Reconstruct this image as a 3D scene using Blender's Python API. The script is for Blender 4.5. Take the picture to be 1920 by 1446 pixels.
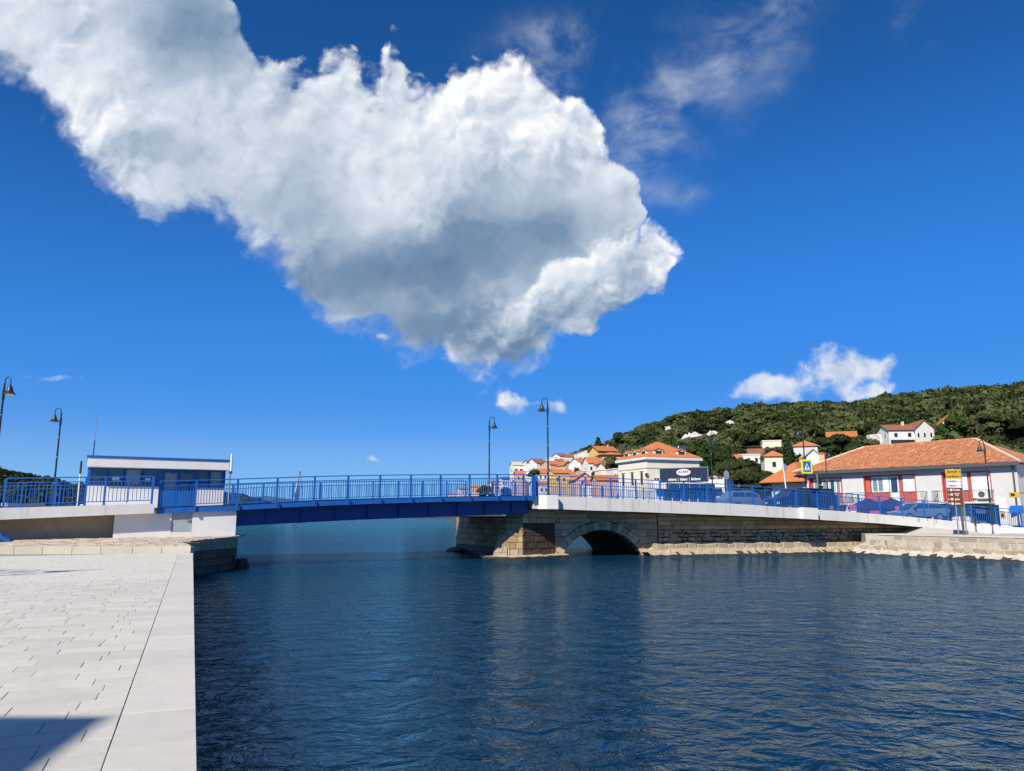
import bpy, bmesh, math, random
import numpy as np
from mathutils import Vector, Matrix

for _o in list(bpy.data.objects):
    bpy.data.objects.remove(_o, do_unlink=True)
S = bpy.context.scene
C = S.collection
random.seed(7)
RNG = np.random.default_rng(11)
R = math.radians

# ------------------------------------------------------------------ camera
CAM_Z = 2.6
PITCH = math.atan(243 / 1420)          # the sea horizon sits below the middle of the frame
cam_data = bpy.data.cameras.new('camera')
cam = bpy.data.objects.new('camera', cam_data)
C.objects.link(cam)
cam.location = (0, 0, CAM_Z)
cam.rotation_euler = (math.pi / 2 + PITCH, 0, 0)
cam_data.sensor_fit = 'HORIZONTAL'
cam_data.sensor_width = 36
cam_data.lens = 36 * 1420 / 1920
cam_data.clip_start = 0.1
cam_data.clip_end = 20000
S.camera = cam

# ------------------------------------------------------------------ render / exposure
S.render.engine = 'CYCLES'
S.view_settings.view_transform = 'Standard'
S.view_settings.look = 'None'
S.view_settings.gamma = 1
S.view_settings.use_curve_mapping = False
S.view_settings.exposure = 0.3
S.cycles.use_denoising = True
try:
    S.cycles.denoiser = 'OPENIMAGEDENOISE'
except Exception:
    pass
try:
    S.cycles.denoising_prefilter = 'NONE'
except Exception:
    pass
S.cycles.max_bounces = 6
S.cycles.diffuse_bounces = 3
S.cycles.glossy_bounces = 3
S.cycles.transmission_bounces = 4
S.cycles.transparent_max_bounces = 6
S.cycles.caustics_reflective = False
S.cycles.caustics_refractive = False
S.cycles.sample_clamp_indirect = 6

# ------------------------------------------------------------------ sun
SUN_AZ = math.atan2(-0.52, -0.85)      # the sun stands behind and to the left of the camera
SUN_EL = R(40)
sun_vec = Vector((math.sin(SUN_AZ) * math.cos(SUN_EL), math.cos(SUN_AZ) * math.cos(SUN_EL), math.sin(SUN_EL)))
sun_data = bpy.data.lights.new('sun', 'SUN')
sun_data.energy = 4.7
sun_data.angle = R(0.53)
sun_data.color = (1.0, 0.925, 0.80)
sun = bpy.data.objects.new('sun', sun_data)
C.objects.link(sun)
sun.location = (0, 0, 60)
sun.rotation_euler = sun_vec.to_track_quat('Z', 'Y').to_euler()


# ------------------------------------------------------------------ node helper
class NT:
    """small wrapper that makes nodes in one line each"""
    def __init__(self, tree):
        self.t = tree

    def n(self, kind, **kw):
        node = self.t.nodes.new(kind)
        for k, v in kw.items():
            setattr(node, k, v)
        return node

    def put(self, sock, v):
        if isinstance(v, bpy.types.NodeSocket):
            self.t.links.new(v, sock)
        elif v is not None:
            sock.default_value = v

    def m(self, op, a, b=None, c=None, clamp=False):
        node = self.n('ShaderNodeMath', operation=op, use_clamp=clamp)
        for i, v in enumerate((a, b, c)):
            self.put(node.inputs[i], v)
        return node.outputs[0]

    def vm(self, op, a, b=None, scale=None):
        node = self.n('ShaderNodeVectorMath', operation=op)
        self.put(node.inputs[0], a)
        if b is not None:
            self.put(node.inputs[1], b)
        if scale is not None:
            self.put(node.inputs['Scale'], scale)
        return node.outputs['Value' if op in ('DOT_PRODUCT', 'LENGTH', 'DISTANCE') else 'Vector']

    def noise(self, vec, scale, detail=4, rough=0.5, dist=0.0, lac=2.0, kind='FBM', out='Fac', dim='3D', w=None):
        node = self.n('ShaderNodeTexNoise', noise_dimensions=dim)
        node.noise_type = kind
        self.put(node.inputs['Vector'], vec)
        if w is not None:
            self.put(node.inputs['W'], w)
        for k, v in (('Scale', scale), ('Detail', detail), ('Roughness', rough), ('Distortion', dist), ('Lacunarity', lac)):
            self.put(node.inputs[k], v)
        return node.outputs[out]

    def voro(self, vec, scale, feature='F1', out='Distance', rand=1.0, smooth=0.3, detail=0, rough=0.5):
        node = self.n('ShaderNodeTexVoronoi', feature=feature)
        self.put(node.inputs['Vector'], vec)
        self.put(node.inputs['Scale'], scale)
        self.put(node.inputs['Randomness'], rand)
        if 'Detail' in node.inputs:
            self.put(node.inputs['Detail'], detail)
            self.put(node.inputs['Roughness'], rough)
        if feature == 'SMOOTH_F1':
            self.put(node.inputs['Smoothness'], smooth)
        return node.outputs[out]

    def ramp(self, fac, stops, interp='LINEAR'):
        node = self.n('ShaderNodeValToRGB')
        cr = node.color_ramp
        cr.interpolation = interp
        while len(cr.elements) < len(stops):
            cr.elements.new(0.5)
        for e, (p, c) in zip(cr.elements, stops):
            e.position = p
            e.color = (c, c, c, 1) if not isinstance(c, (tuple, list)) else (c[0], c[1], c[2], 1)
        self.put(node.inputs[0], fac)
        return node.outputs[0]

    def step(self, v, a, b):
        node = self.n('ShaderNodeMapRange', interpolation_type='SMOOTHSTEP')
        self.put(node.inputs['Value'], v)
        self.put(node.inputs['From Min'], a)
        self.put(node.inputs['From Max'], b)
        return node.outputs['Result']

    def lin(self, v, a, b, c=0.0, d=1.0, clamp=True):
        node = self.n('ShaderNodeMapRange', clamp=clamp)
        for k, x in (('Value', v), ('From Min', a), ('From Max', b), ('To Min', c), ('To Max', d)):
            self.put(node.inputs[k], x)
        return node.outputs['Result']

    def mix(self, fac, a, b, blend='MIX'):
        node = self.n('ShaderNodeMix', data_type='RGBA', blend_type=blend)
        self.put(node.inputs['Factor'], fac)
        for i, v in ((6, a), (7, b)):
            if isinstance(v, (tuple, list)):
                v = (v[0], v[1], v[2], 1)
            self.put(node.inputs[i], v)
        return node.outputs[2]

    def curve(self, x, pts):
        node = self.n('ShaderNodeFloatCurve')
        cv = node.mapping.curves[0]
        node.mapping.use_clip = False
        pts = sorted(pts)
        while len(cv.points) < len(pts):
            cv.points.new(0.5, 0.5)
        for p, (px, py) in zip(cv.points, pts):
            p.location = (px, py)
            p.handle_type = 'AUTO'
        node.mapping.update()
        self.put(node.inputs['Value'], x)
        return node.outputs[0]

    def sep(self, v):
        node = self.n('ShaderNodeSeparateXYZ')
        self.put(node.inputs[0], v)
        return node.outputs

    def comb(self, x, y, z=0.0):
        node = self.n('ShaderNodeCombineXYZ')
        for i, v in enumerate((x, y, z)):
            self.put(node.inputs[i], v)
        return node.outputs[0]

# ------------------------------------------------------------------ sky: Nishita air with cumulus cloud
def build_world():
    world = bpy.data.worlds.new('World')
    S.world = world
    world.use_nodes = True
    t = world.node_tree
    t.nodes.clear()
    g = NT(t)
    out = g.n('ShaderNodeOutputWorld')
    bg = g.n('ShaderNodeBackground')
    t.links.new(bg.outputs[0], out.inputs[0])
    sky = g.n('ShaderNodeTexSky', sky_type='NISHITA')
    sky.sun_disc = False
    sky.sun_elevation = SUN_EL
    sky.sun_rotation = SUN_AZ
    sky.altitude = 0
    sky.air_density = 0.55
    sky.dust_density = 0.0
    sky.ozone_density = 10.0
    d = g.n('ShaderNodeTexCoord').outputs['Generated']
    # a clear, dry winter air: deepen the blue of the model sky
    sh = g.n('ShaderNodeSeparateColor', mode='HSV')
    g.put(sh.inputs[0], sky.outputs[0])
    hs = g.n('ShaderNodeCombineColor', mode='HSV')
    g.put(hs.inputs[0], sh.outputs[0])
    g.put(hs.inputs[1], g.m('SUBTRACT', 1.0, g.curve(g.m('SUBTRACT', 1.0, sh.outputs[1]), [(0, .02), (.13, .025), (.16, .05), (.207, .131), (.231, .19), (.30, .235), (.42, .26), (1, .5)])))
    g.put(hs.inputs[2], g.m('MULTIPLY', g.curve(g.m('DIVIDE', sh.outputs[2], 16.0), [(0, 0), (.125, .245), (.17, .38), (.216, .49), (.30, .58), (.39, .605), (.50, .645), (.75, .67), (1, .69)]), 8.0))
    air = hs.outputs[0]

    # cloud plane: tangent plane of the sky dome, units of about 40 degrees, x to the right, y down
    ax, ay, az = Vector((1, 0, 0)), Vector((0, -math.sin(PITCH), math.cos(PITCH))), Vector((0, math.cos(PITCH), math.sin(PITCH)))
    cz = g.m('MAXIMUM', g.vm('DOT_PRODUCT', d, tuple(az)), 0.02)
    front = g.step(g.vm('DOT_PRODUCT', d, tuple(az)), 0.15, 0.4)
    x = g.m('MULTIPLY_ADD', g.m('DIVIDE', g.vm('DOT_PRODUCT', d, tuple(ax)), cz), 1.42, 0.96)
    y = g.m('MULTIPLY_ADD', g.m('DIVIDE', g.vm('DOT_PRODUCT', d, tuple(ay)), cz), -1.42, 0.723)
    p = g.comb(x, y, 0.37)

    # domain warp, coarse then fine
    w1 = g.noise(p, 4.0, 3, 0.5, out='Color')
    w2 = g.noise(p, 16.0, 6, 0.6, out='Color')
    off = g.vm('ADD', g.vm('SCALE', g.vm('SUBTRACT', w1, (.5, .5, .5)), scale=0.10),
               g.vm('SCALE', g.vm('SUBTRACT', w2, (.5, .5, .5)), scale=0.05))
    pw = g.vm('ADD', p, off)
    q = g.sep(pw)
    X, Y = q[0], q[1]

    def lobe(top, bot, x0, x1):
        """signed depth inside an outline given by its upper and lower edge"""
        xs = g.lin(X, x0, x1, 0, 1)
        top_y = g.curve(xs, [((a - x0) / (x1 - x0), b) for a, b in top])
        bot_y = g.curve(xs, [((a - x0) / (x1 - x0), b) for a, b in bot])
        a = g.m('SUBTRACT', Y, top_y)
        b = g.m('SUBTRACT', bot_y, Y)
        sm = g.n('ShaderNodeMath', operation='SMOOTH_MIN')
        g.put(sm.inputs[0], a); g.put(sm.inputs[1], b); sm.inputs[2].default_value = 0.05
        return sm.outputs[0], a, b

    A, At, Ab = lobe(
        [(-.5, -.6), (0, -.45), (.30, -.30), (.40, -.10), (.445, .02), (.49, .085), (.56, .12), (.62, .095), (.69, .125), (.735, .07), (.775, .115), (.83, .10),
         (.90, .10), (.98, .115), (1.02, .15), (1.10, .17), (1.15, .235), (1.185, .29), (1.20, .40), (1.23, .55)],
        [(-.5, -.05), (-.2, .02), (0, .17), (.12, .28), (.19, .35), (.27, .44), (.35, .425), (.43, .455), (.52, .505), (.575, .58), (.64, .64), (.71, .67), (.77, .71),
         (.85, .70), (.91, .72), (1.0, .70), (1.08, .66), (1.14, .61), (1.19, .53), (1.22, .40), (1.23, .2)], -.5, 1.25)
    B, Bt, Bb = lobe(
        [(.80, .66), (.86, .575), (.90, .535), (.98, .505), (1.02, .455), (1.08, .435), (1.14, .42), (1.19, .39), (1.23, .385), (1.27, .42), (1.30, .47), (1.36, .60)],
        [(.80, .63), (.86, .655), (.93, .69), (1.0, .675), (1.08, .655), (1.15, .615), (1.21, .575), (1.26, .515), (1.29, .455), (1.31, .42), (1.36, .36)], .78, 1.38)

    # billows: fractal noise plus rounded cells
    n_big = g.noise(pw, 6.5, 8, 0.56)
    puff = g.m('SUBTRACT', 1.0, g.voro(pw, 15.0, 'SMOOTH_F1', smooth=0.35, detail=2, rough=0.6))
    n_fine = g.noise(p, 30.0, 7, 0.62)
    bump = g.m('ADD', g.m('MULTIPLY', g.m('SUBTRACT', n_big, 0.5), 0.20), g.m('MULTIPLY', g.m('SUBTRACT', puff, 0.45), 0.045))
    bump = g.m('ADD', bump, g.m('MULTIPLY', g.m('SUBTRACT', n_fine, 0.5), 0.035))
    DA = g.m('ADD', A, bump)
    DB = g.m('ADD', B, g.m('MULTIPLY', bump, 0.7))
    aA = g.step(DA, -0.012, g.m('ADD', 0.03, g.m('MULTIPLY', g.step(Ab, .14, .02), 0.05)))
    aB = g.step(DB, -0.008, g.m('ADD', .02, g.m('MULTIPLY', g.step(X, 1.02, .86), .09)))

    # light: relief of the billows seen from the sun's side (upper left), plus the thickness of the cloud
    L = Vector((-0.55, -0.80, 0)).normalized()
    pl = g.vm('ADD', pw, tuple(L * 0.022))
    n_b2 = g.noise(pl, 6.5, 8, 0.56)
    puff2 = g.m('SUBTRACT', 1.0, g.voro(pl, 15.0, 'SMOOTH_F1', smooth=0.35, detail=2, rough=0.6))
    rel = g.m('ADD', g.m('MULTIPLY', g.m('SUBTRACT', n_big, n_b2), 1.7), g.m('MULTIPLY', g.m('SUBTRACT', puff, puff2), 0.30))
    patch = g.step(g.noise(p, 4.2, 2, 0.5, w=None), .40, .66)                # billows stand out in places and melt together in others
    edge_a = g.step(At, .16, .0)
    rel = g.m('MULTIPLY', rel, g.m('ADD', .30, g.m('MULTIPLY', g.m('MAXIMUM', patch, g.m('MULTIPLY', edge_a, .7)), .85)))

    def spot(cx, cy, rx, ry, amp):
        dx = g.m('DIVIDE', g.m('SUBTRACT', X, cx), rx)
        dy = g.m('DIVIDE', g.m('SUBTRACT', Y, cy), ry)
        r2 = g.m('ADD', g.m('MULTIPLY', dx, dx), g.m('MULTIPLY', dy, dy))
        return g.m('MULTIPLY', g.m('EXPONENT', g.m('MULTIPLY', r2, -1.0)), amp)

    def total(vals):
        r = vals[0]
        for v in vals[1:]:
            r = g.m('ADD', r, v)
        return r
    # thick parts of the cloud whose undersides the sun does not reach
    thick = total([spot(.80, .50, .25, .08, .54), spot(1.03, .41, .17, .085, .42), spot(.80, .63, .26, .06, .40), spot(.36, .06, .14, .11, .48), spot(.52, .39, .17, .07, .22),
                   spot(.24, .29, .11, .04, .22), spot(.58, .27, .07, .07, .12), spot(.97, .62, .20, .05, .30), spot(.12, .02, .05, .04, .15), spot(.65, .53, .12, .06, .25)])
    relA = g.m('MULTIPLY', rel, g.m('SUBTRACT', 1.0, g.m('MULTIPLY', thick, 1.3), clamp=True))
    sA = g.m('SUBTRACT', g.m('ADD', 0.83, relA), thick)
    sA = g.m('ADD', sA, g.m('MULTIPLY', g.m('SUBTRACT', g.noise(pw, 5.0, 4, 0.55), 0.5), 0.75))
    sB = g.m('ADD', g.m('SUBTRACT', 1.0, g.m('MULTIPLY', g.step(Bt, 0.01, 0.13), 0.50)), g.m('MULTIPLY', rel, 1.3))
    sB = g.m('SUBTRACT', sB, spot(.88, .62, .12, .08, .34))

    def tint(s):
        return g.ramp(s, [(0.0, (.09, .17, .31)), (0.30, (.19, .29, .44)), (.58, (.44, .53, .66)), (.80, (.70, .76, .85)), (1.0, (.97, .98, 1.0))])

    # thin veil and scattered fragments
    wisp_n = g.noise(g.vm('MULTIPLY', g.vm('ADD', p, g.vm('SCALE', w1, scale=.12)), (1.0, 1.25, 1)), 4.6, 10, 0.60, dist=0.25)
    line = g.m('SUBTRACT', Y, g.m('MULTIPLY_ADD', X, -0.80, 1.19))          # the veil rises to the right from the cloud's shoulder
    band = g.m('MULTIPLY', g.step(g.m('ABSOLUTE', line), .20, .0), g.m('MULTIPLY', g.step(X, 1.10, 1.20), g.step(X, 1.60, 1.42)))
    veil = g.m('MULTIPLY', g.m('MULTIPLY', band, g.step(wisp_n, .40, .75)), .62)
    b2 = total([spot(1.08, .07, .10, .03, 1.), spot(1.03, .13, .07, .06, 1.1), spot(1.72, .05, .035, .04, .5), spot(1.27, .36, .06, .022, .9), spot(1.23, .21, .06, .08, .9)])
    veil2 = g.m('MULTIPLY', b2, g.step(wisp_n, .45, .68))
    veil = g.m('MINIMUM', g.m('ADD', veil, g.m('MULTIPLY', veil2, .5)), .62)
    frag_field = total([spot(1.60, .692, .10, .050, 1.1), spot(1.43, .732, .07, .028, .95), spot(1.64, .742, .06, .016, .7), spot(.965, .752, .026, .034, .9), spot(1.045, .765, .04, .018, .6),
                        spot(.715, .856, .035, .010, .55), spot(.655, .582, .05, .03, .9), spot(.87, .655, .05, .03, .9), spot(.942, .665, .02, .014, .9), spot(.71, .632, .012, .010, .8),
                        spot(.56, .52, .03, .02, .6), spot(.11, .70, .06, .015, .5), spot(1.04, .68, .04, .012, .3), spot(.79, .76, .04, .02, .4)])
    frag_d = g.m('ADD', g.m('SUBTRACT', frag_field, 0.47), g.m('MULTIPLY', g.m('SUBTRACT', n_big, .5), 1.5))
    frag_d = g.m('ADD', frag_d, g.m('MULTIPLY', g.m('SUBTRACT', n_fine, .5), .8))
    aF = g.m('MULTIPLY', g.step(frag_d, -.05, .45), .9)
    sF = g.m('ADD', .82, g.m('MULTIPLY', rel, 1.0))

    col = air
    CL = 5.9      # cloud radiance against the Nishita sky before the Background strength

    def over(col, fac, tn):
        fac = g.m('MULTIPLY', fac, front)
        c = g.vm('SCALE', tn, scale=CL)
        return g.mix(fac, col, c)
    col = over(col, veil, tint(g.m('ADD', .62, g.m('MULTIPLY', rel, .5))))
    col = over(col, aF, tint(sF))
    col = over(col, aA, tint(sA))
    col = over(col, aB, tint(sB))
    g.put(bg.inputs['Color'], col)
    bg.inputs['Strength'].default_value = 0.14
    world.cycles.sampling_method = 'MANUAL'
    world.cycles.sample_map_resolution = 512
    return world


build_world()

# ------------------------------------------------------------------ building helpers
class MB:
    """collects faces and links them as ONE mesh object"""
    def __init__(self):
        self.v, self.f, self.mi = [], [], []

    def add(self, vs, fs, m=0):
        o = len(self.v)
        self.v += [tuple(p) for p in vs]
        self.f += [tuple(i + o for i in f) for f in fs]
        self.mi += [m] * len(fs)
        return self

    def box(self, x0, x1, y0, y1, z0, z1, m=0):
        vs = [(x0, y0, z0), (x1, y0, z0), (x1, y1, z0), (x0, y1, z0), (x0, y0, z1), (x1, y0, z1), (x1, y1, z1), (x0, y1, z1)]
        return self.add(vs, [(0, 3, 2, 1), (4, 5, 6, 7), (0, 1, 5, 4), (1, 2, 6, 5), (2, 3, 7, 6), (3, 0, 4, 7)], m)

    def hexa(self, lo, hi, m=0):
        """lo, hi: four corners each, counter-clockwise from above"""
        return self.add(list(lo) + list(hi), [(0, 3, 2, 1), (4, 5, 6, 7), (0, 1, 5, 4), (1, 2, 6, 5), (2, 3, 7, 6), (3, 0, 4, 7)], m)

    def prism(self, poly, a, b, axis='y', m=0):
        """extrude a polygon given in the two other axes between a and b"""
        def mk(p, k):
            if axis == 'y':
                return (p[0], k, p[1])
            if axis == 'x':
                return (k, p[0], p[1])
            return (p[0], p[1], k)
        n = len(poly)
        vs = [mk(p, a) for p in poly] + [mk(p, b) for p in poly]
        fs = [tuple(range(n)), tuple(range(2 * n - 1, n - 1, -1))]
        fs += [(i, i + n, (i + 1) % n + n, (i + 1) % n) for i in range(n)]
        return self.add(vs, fs, m)

    def tube(self, pts, r, seg=8, m=0, cap=True):
        pts = [Vector(p) for p in pts]
        n = len(pts)
        rs = list(r) if isinstance(r, (list, tuple)) else [r] * n
        vs = []
        ref = Vector((0.31, 0.87, 0.12)).normalized()
        for i, p in enumerate(pts):
            d = (pts[min(i + 1, n - 1)] - pts[max(i - 1, 0)]).normalized()
            a = d.cross(ref)
            if a.length < 1e-4:
                a = d.cross(Vector((1, 0, 0)))
            a.normalize()
            b = d.cross(a)
            for k in range(seg):
                t = 2 * math.pi * k / seg
                vs.append(tuple(p + (a * math.cos(t) + b * math.sin(t)) * rs[i]))
        fs = [(i * seg + k, i * seg + (k + 1) % seg, (i + 1) * seg + (k + 1) % seg, (i + 1) * seg + k) for i in range(n - 1) for k in range(seg)]
        if cap:
            fs += [tuple(range(seg - 1, -1, -1)), tuple((n - 1) * seg + k for k in range(seg))]
        return self.add(vs, fs, m)

    def lathe(self, prof, cx=0, cy=0, seg=16, m=0):
        """prof: list of (radius, z) from the bottom up"""
        vs, fs = [], []
        for r, z in prof:
            for k in range(seg):
                t = 2 * math.pi * k / seg
                vs.append((cx + r * math.cos(t), cy + r * math.sin(t), z))
        for i in range(len(prof) - 1):
            for k in range(seg):
                fs.append((i * seg + k, i * seg + (k + 1) % seg, (i + 1) * seg + (k + 1) % seg, (i + 1) * seg + k))
        fs.append(tuple(range(seg - 1, -1, -1)))
        fs.append(tuple((len(prof) - 1) * seg + k for k in range(seg)))
        return self.add(vs, fs, m)

    def mesh(self, name, mats, smooth=False):
        me = bpy.data.meshes.new(name)
        me.from_pydata(self.v, [], self.f)
        mats = mats if isinstance(mats, (list, tuple)) else [mats]
        for mm in mats:
            me.materials.append(mm)
        if any(self.mi):
            me.polygons.foreach_set('material_index', self.mi)
        bm = bmesh.new()
        bm.from_mesh(me)
        bmesh.ops.recalc_face_normals(bm, faces=bm.faces)
        bm.to_mesh(me)
        bm.free()
        if smooth:
            me.shade_smooth() if smooth is True else me.set_sharp_from_angle(angle=R(smooth))
            if smooth is not True:
                me.polygons.foreach_set('use_smooth', [True] * len(me.polygons))
        me.update()
        return me

    def build(self, name, mats, parent=None, loc=None, smooth=False, bevel=0.0):
        o = bpy.data.objects.new(name, self.mesh(name, mats, smooth))
        C.objects.link(o)
        if parent is not None:
            o.parent = parent
        if loc is not None:
            o.location = loc
        if bevel:
            b = o.modifiers.new('bevel', 'BEVEL')
            b.width = bevel
            b.segments = 2
            b.limit_method = 'ANGLE'
        return o


def tag(o, label=None, cat=None, group=None, kind=None):
    if label:
        o['label'] = label
    if cat:
        o['category'] = cat
    if group:
        o['group'] = group
    if kind:
        o['kind'] = kind
    return o


def thing(name, label, cat, loc=(0, 0, 0), rotz=0.0, group=None):
    o = bpy.data.objects.new(name, None)
    o.empty_display_size = 0.3
    C.objects.link(o)
    o.location = loc
    o.rotation_euler = (0, 0, rotz)
    return tag(o, label, cat, group)


def link_copy(me, name, parent=None, loc=(0, 0, 0), rot=(0, 0, 0), scale=(1, 1, 1)):
    o = bpy.data.objects.new(name, me)
    C.objects.link(o)
    o.parent = parent
    o.location, o.rotation_euler, o.scale = loc, rot, scale
    return o


def copy_tree(src, parent=None):
    c = src.copy()
    C.objects.link(c)
    c.parent = parent
    for ch in src.children:
        copy_tree(ch, c)
    return c


def text_mesh(body, size, font_shear=0.0, extrude=0.004, bold=0.0):
    cu = bpy.data.curves.new('lettering', 'FONT')
    cu.body = body
    cu.size = size
    cu.align_x = 'CENTER'
    cu.align_y = 'CENTER'
    cu.extrude = extrude
    cu.shear = font_shear
    cu.offset = bold
    cu.resolution_u = 2
    tmp = bpy.data.objects.new('lettering', cu)
    C.objects.link(tmp)
    dg = bpy.context.evaluated_depsgraph_get()
    dg.update()
    me = bpy.data.meshes.new_from_object(tmp.evaluated_get(dg))
    bpy.data.objects.remove(tmp, do_unlink=True)
    bpy.data.curves.remove(cu)
    return me


def lettering(body, size, mat, parent, loc, rot=(math.pi / 2, 0, 0), shear=0.0, scale_x=1.0, bold=0.0):
    me = text_mesh(body, size, shear, bold=bold)
    me.materials.clear()
    me.materials.append(mat)
    o = bpy.data.objects.new('lettering', me)
    C.objects.link(o)
    o.parent = parent
    o.location, o.rotation_euler, o.scale = loc, rot, (scale_x, 1, 1)
    return o


F = 1420.0
_c, _s = math.cos(PITCH), math.sin(PITCH)


def at(u, v, d):
    """the place seen at photo pixel (u, v), d metres down the optical axis"""
    a, b = (u - 960) / F, (723 - v) / F
    return Vector((a * d, (_c - _s * b) * d, CAM_Z + (_s + _c * b) * d))


def on_level(u, v, z):
    b = (723 - v) / F
    return at(u, v, (z - CAM_Z) / (_s + _c * b))


def table(x, pts):
    return float(np.interp(x, [p[0] for p in pts], [p[1] for p in pts]))


# ------------------------------------------------------------------ materials
def material(name, col, rough=0.7, var=0.12, scale=3.0, grime=None, grime_amt=0.0, grime_scale=0.8, streak=0.0, bump=0.0, bump_scale=20.0,
             per_object=0.0, metal=0.0, spec=0.5, col2=None, col2_amt=0.0, col2_scale=1.2, coat=0.0):
    m = bpy.data.materials.new(name)
    m.use_nodes = True
    t = m.node_tree
    t.nodes.clear()
    g = NT(t)
    out = g.n('ShaderNodeOutputMaterial')
    b = g.n('ShaderNodeBsdfPrincipled')
    t.links.new(b.outputs[0], out.inputs[0])
    pos = g.n('ShaderNodeNewGeometry').outputs['Position']
    base = g.n('ShaderNodeRGB').outputs[0]
    base.default_value = (col[0], col[1], col[2], 1)
    c = base
    if col2 is not None and col2_amt:
        k = g.step(g.noise(pos, col2_scale, 6, 0.6), 0.62 - 0.3 * col2_amt, 0.82 - 0.3 * col2_amt)
        c = g.mix(k, c, col2)
    if var:
        n = g.noise(pos, scale, 6, 0.6)
        k = g.lin(n, 0.25, 0.75, 1 - var, 1 + var)
        if per_object:
            r = g.n('ShaderNodeObjectInfo').outputs['Random']
            k = g.m('MULTIPLY', k, g.lin(r, 0, 1, 1 - per_object, 1 + per_object))
        c = g.vm('SCALE', c, scale=k)
    if grime and grime_amt:
        vec = pos
        if streak:
            vec = g.vm('MULTIPLY', pos, (1, 1, 1 - streak))
        n = g.noise(vec, grime_scale, 8, 0.65, dist=0.4)
        k = g.m('MULTIPLY', g.step(n, 0.5, 0.8), grime_amt)
        c = g.mix(k, c, grime)
    g.put(b.inputs['Base Color'], c)
    b.inputs['Roughness'].default_value = rough
    b.inputs['Metallic'].default_value = metal
    b.inputs['Specular IOR Level'].default_value = spec
    b.inputs['Coat Weight'].default_value = coat
    if bump:
        bn = g.n('ShaderNodeBump')
        bn.inputs['Strength'].default_value = bump
        bn.inputs['Distance'].default_value = 0.02
        g.put(bn.inputs['Height'], g.noise(pos, bump_scale, 6, 0.65))
        g.put(b.inputs['Normal'], bn.outputs[0])
    return m


M = {}
M['paver'] = material('pale_paver', (.575, .545, .48), .75, .07, 6, (.40, .37, .32), .35, 1.5, bump=.12, bump_scale=60, per_object=.085, col2=(.53, .475, .40), col2_amt=.25, col2_scale=.7)
M['coping'] = material('limestone_coping', (.58, .55, .49), .75, .07, 5, (.42, .38, .32), .35, 1.6, bump=.12, bump_scale=50, per_object=.05, col2=(.54, .475, .40), col2_amt=.3, col2_scale=.9)
M['old_paving'] = material('rough_brown_paving', (.47, .39, .31), .85, .22, 4, (.24, .19, .15), .55, 1.8, bump=.5, bump_scale=25, per_object=.2)
M['kerb'] = material('cream_kerb_stone', (.50, .46, .39), .8, .08, 5, (.36, .31, .25), .3, 2, bump=.15, per_object=.06)
M['joint'] = material('joint_sand', (.29, .265, .225), .95, .2, 12)
M['white'] = material('white_plaster', (.76, .75, .72), .75, .04, 2, (.46, .43, .39), .30, 1.3, streak=.75, bump=.08, bump_scale=40)
M['fascia'] = material('painted_concrete', (.66, .645, .61), .75, .06, 2, (.36, .33, .28), .8, 2.2, streak=.92, bump=.12, bump_scale=30)
M['bare_concrete'] = material('bare_concrete', (.52, .43, .33), .85, .14, 2, (.16, .14, .11), .5, .8, bump=.2)
M['blue'] = material('blue_paint', (.012, .115, .43), .42, .16, 2.5, (.05, .09, .20), .5, 2.6, streak=.75, bump=.02, spec=.5)
M['blue_dark'] = material('shaded_blue_paint', (.010, .060, .26), .45, .12, 2, (.02, .03, .07), .5, 1.5, streak=.7)  # the blue paint again, darkened to the tone of the girders in shadow
M['asphalt'] = material('asphalt', (.055, .054, .052), .9, .2, 8, bump=.3, bump_scale=80)
M['walk'] = material('brown_walkway', (.20, .15, .11), .9, .2, 5, bump=.3, bump_scale=60)
M['iron'] = material('dark_painted_iron', (.022, .028, .032), .42, .2, 8, spec=.5)
M['lampglass'] = material('lamp_glass', (.75, .75, .72), .3, 0)
M['galv'] = material('galvanised_steel', (.42, .44, .46), .4, .1, 10, metal=.7)
M['grey_paint'] = material('grey_door_paint', (.36, .41, .44), .5, .05, 4, (.25, .24, .22), .25, 2, streak=.6)
M['glass'] = material('dark_glass', (.022, .045, .085), .05, 0, spec=.9)
M['curtain'] = material('curtained_glass', (.22, .25, .27), .12, .25, 5, spec=.8)
M['ashlar'] = material('shaded_buff_ashlar', (.68, .45, .25), .85, .24, 3, (.25, .175, .11), .65, 1.3, streak=.6, bump=.6, bump_scale=16, per_object=.22, col2=(.33, .17, .07), col2_amt=.18, col2_scale=.9)  # ashlar colour lightened for the walls in the deck's shade
M['cutwater'] = material('dark_cutwater_stone', (.085, .055, .034), .95, .45, 5, (.04, .03, .022), .6, 2.2, bump=1.0, bump_scale=14, per_object=.35, col2=(.22, .12, .05), col2_amt=.15)  # lower stones of the right-hand pier face, set darker than the front face
M['pierstone'] = material('sunlit_pier_ashlar', (.43, .295, .165), .85, .24, 3, (.20, .13, .07), .6, 1.4, streak=.6, bump=.6, bump_scale=16, per_object=.2, col2=(.36, .17, .06), col2_amt=.2, col2_scale=.9)  # copy of the ashlar toned down for the pier face in the sun
M['rubble'] = material('dark_rubble', (.50, .36, .225), .9, .3, 4, (.07, .055, .042), .6, 1.8, bump=.9, bump_scale=12, per_object=.3)
M['ledge'] = material('pale_ledge_stone', (.42, .345, .245), .9, .25, 4, (.20, .15, .09), .7, 2.2, bump=.8, bump_scale=14, per_object=.12)
M['quaystone'] = material('buff_quay_stone', (.42, .355, .27), .9, .2, 4, (.24, .22, .16), .6, 2.0, bump=.7, bump_scale=14, per_object=.22, col2=(.40, .25, .17), col2_amt=.3, col2_scale=.5)
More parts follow.
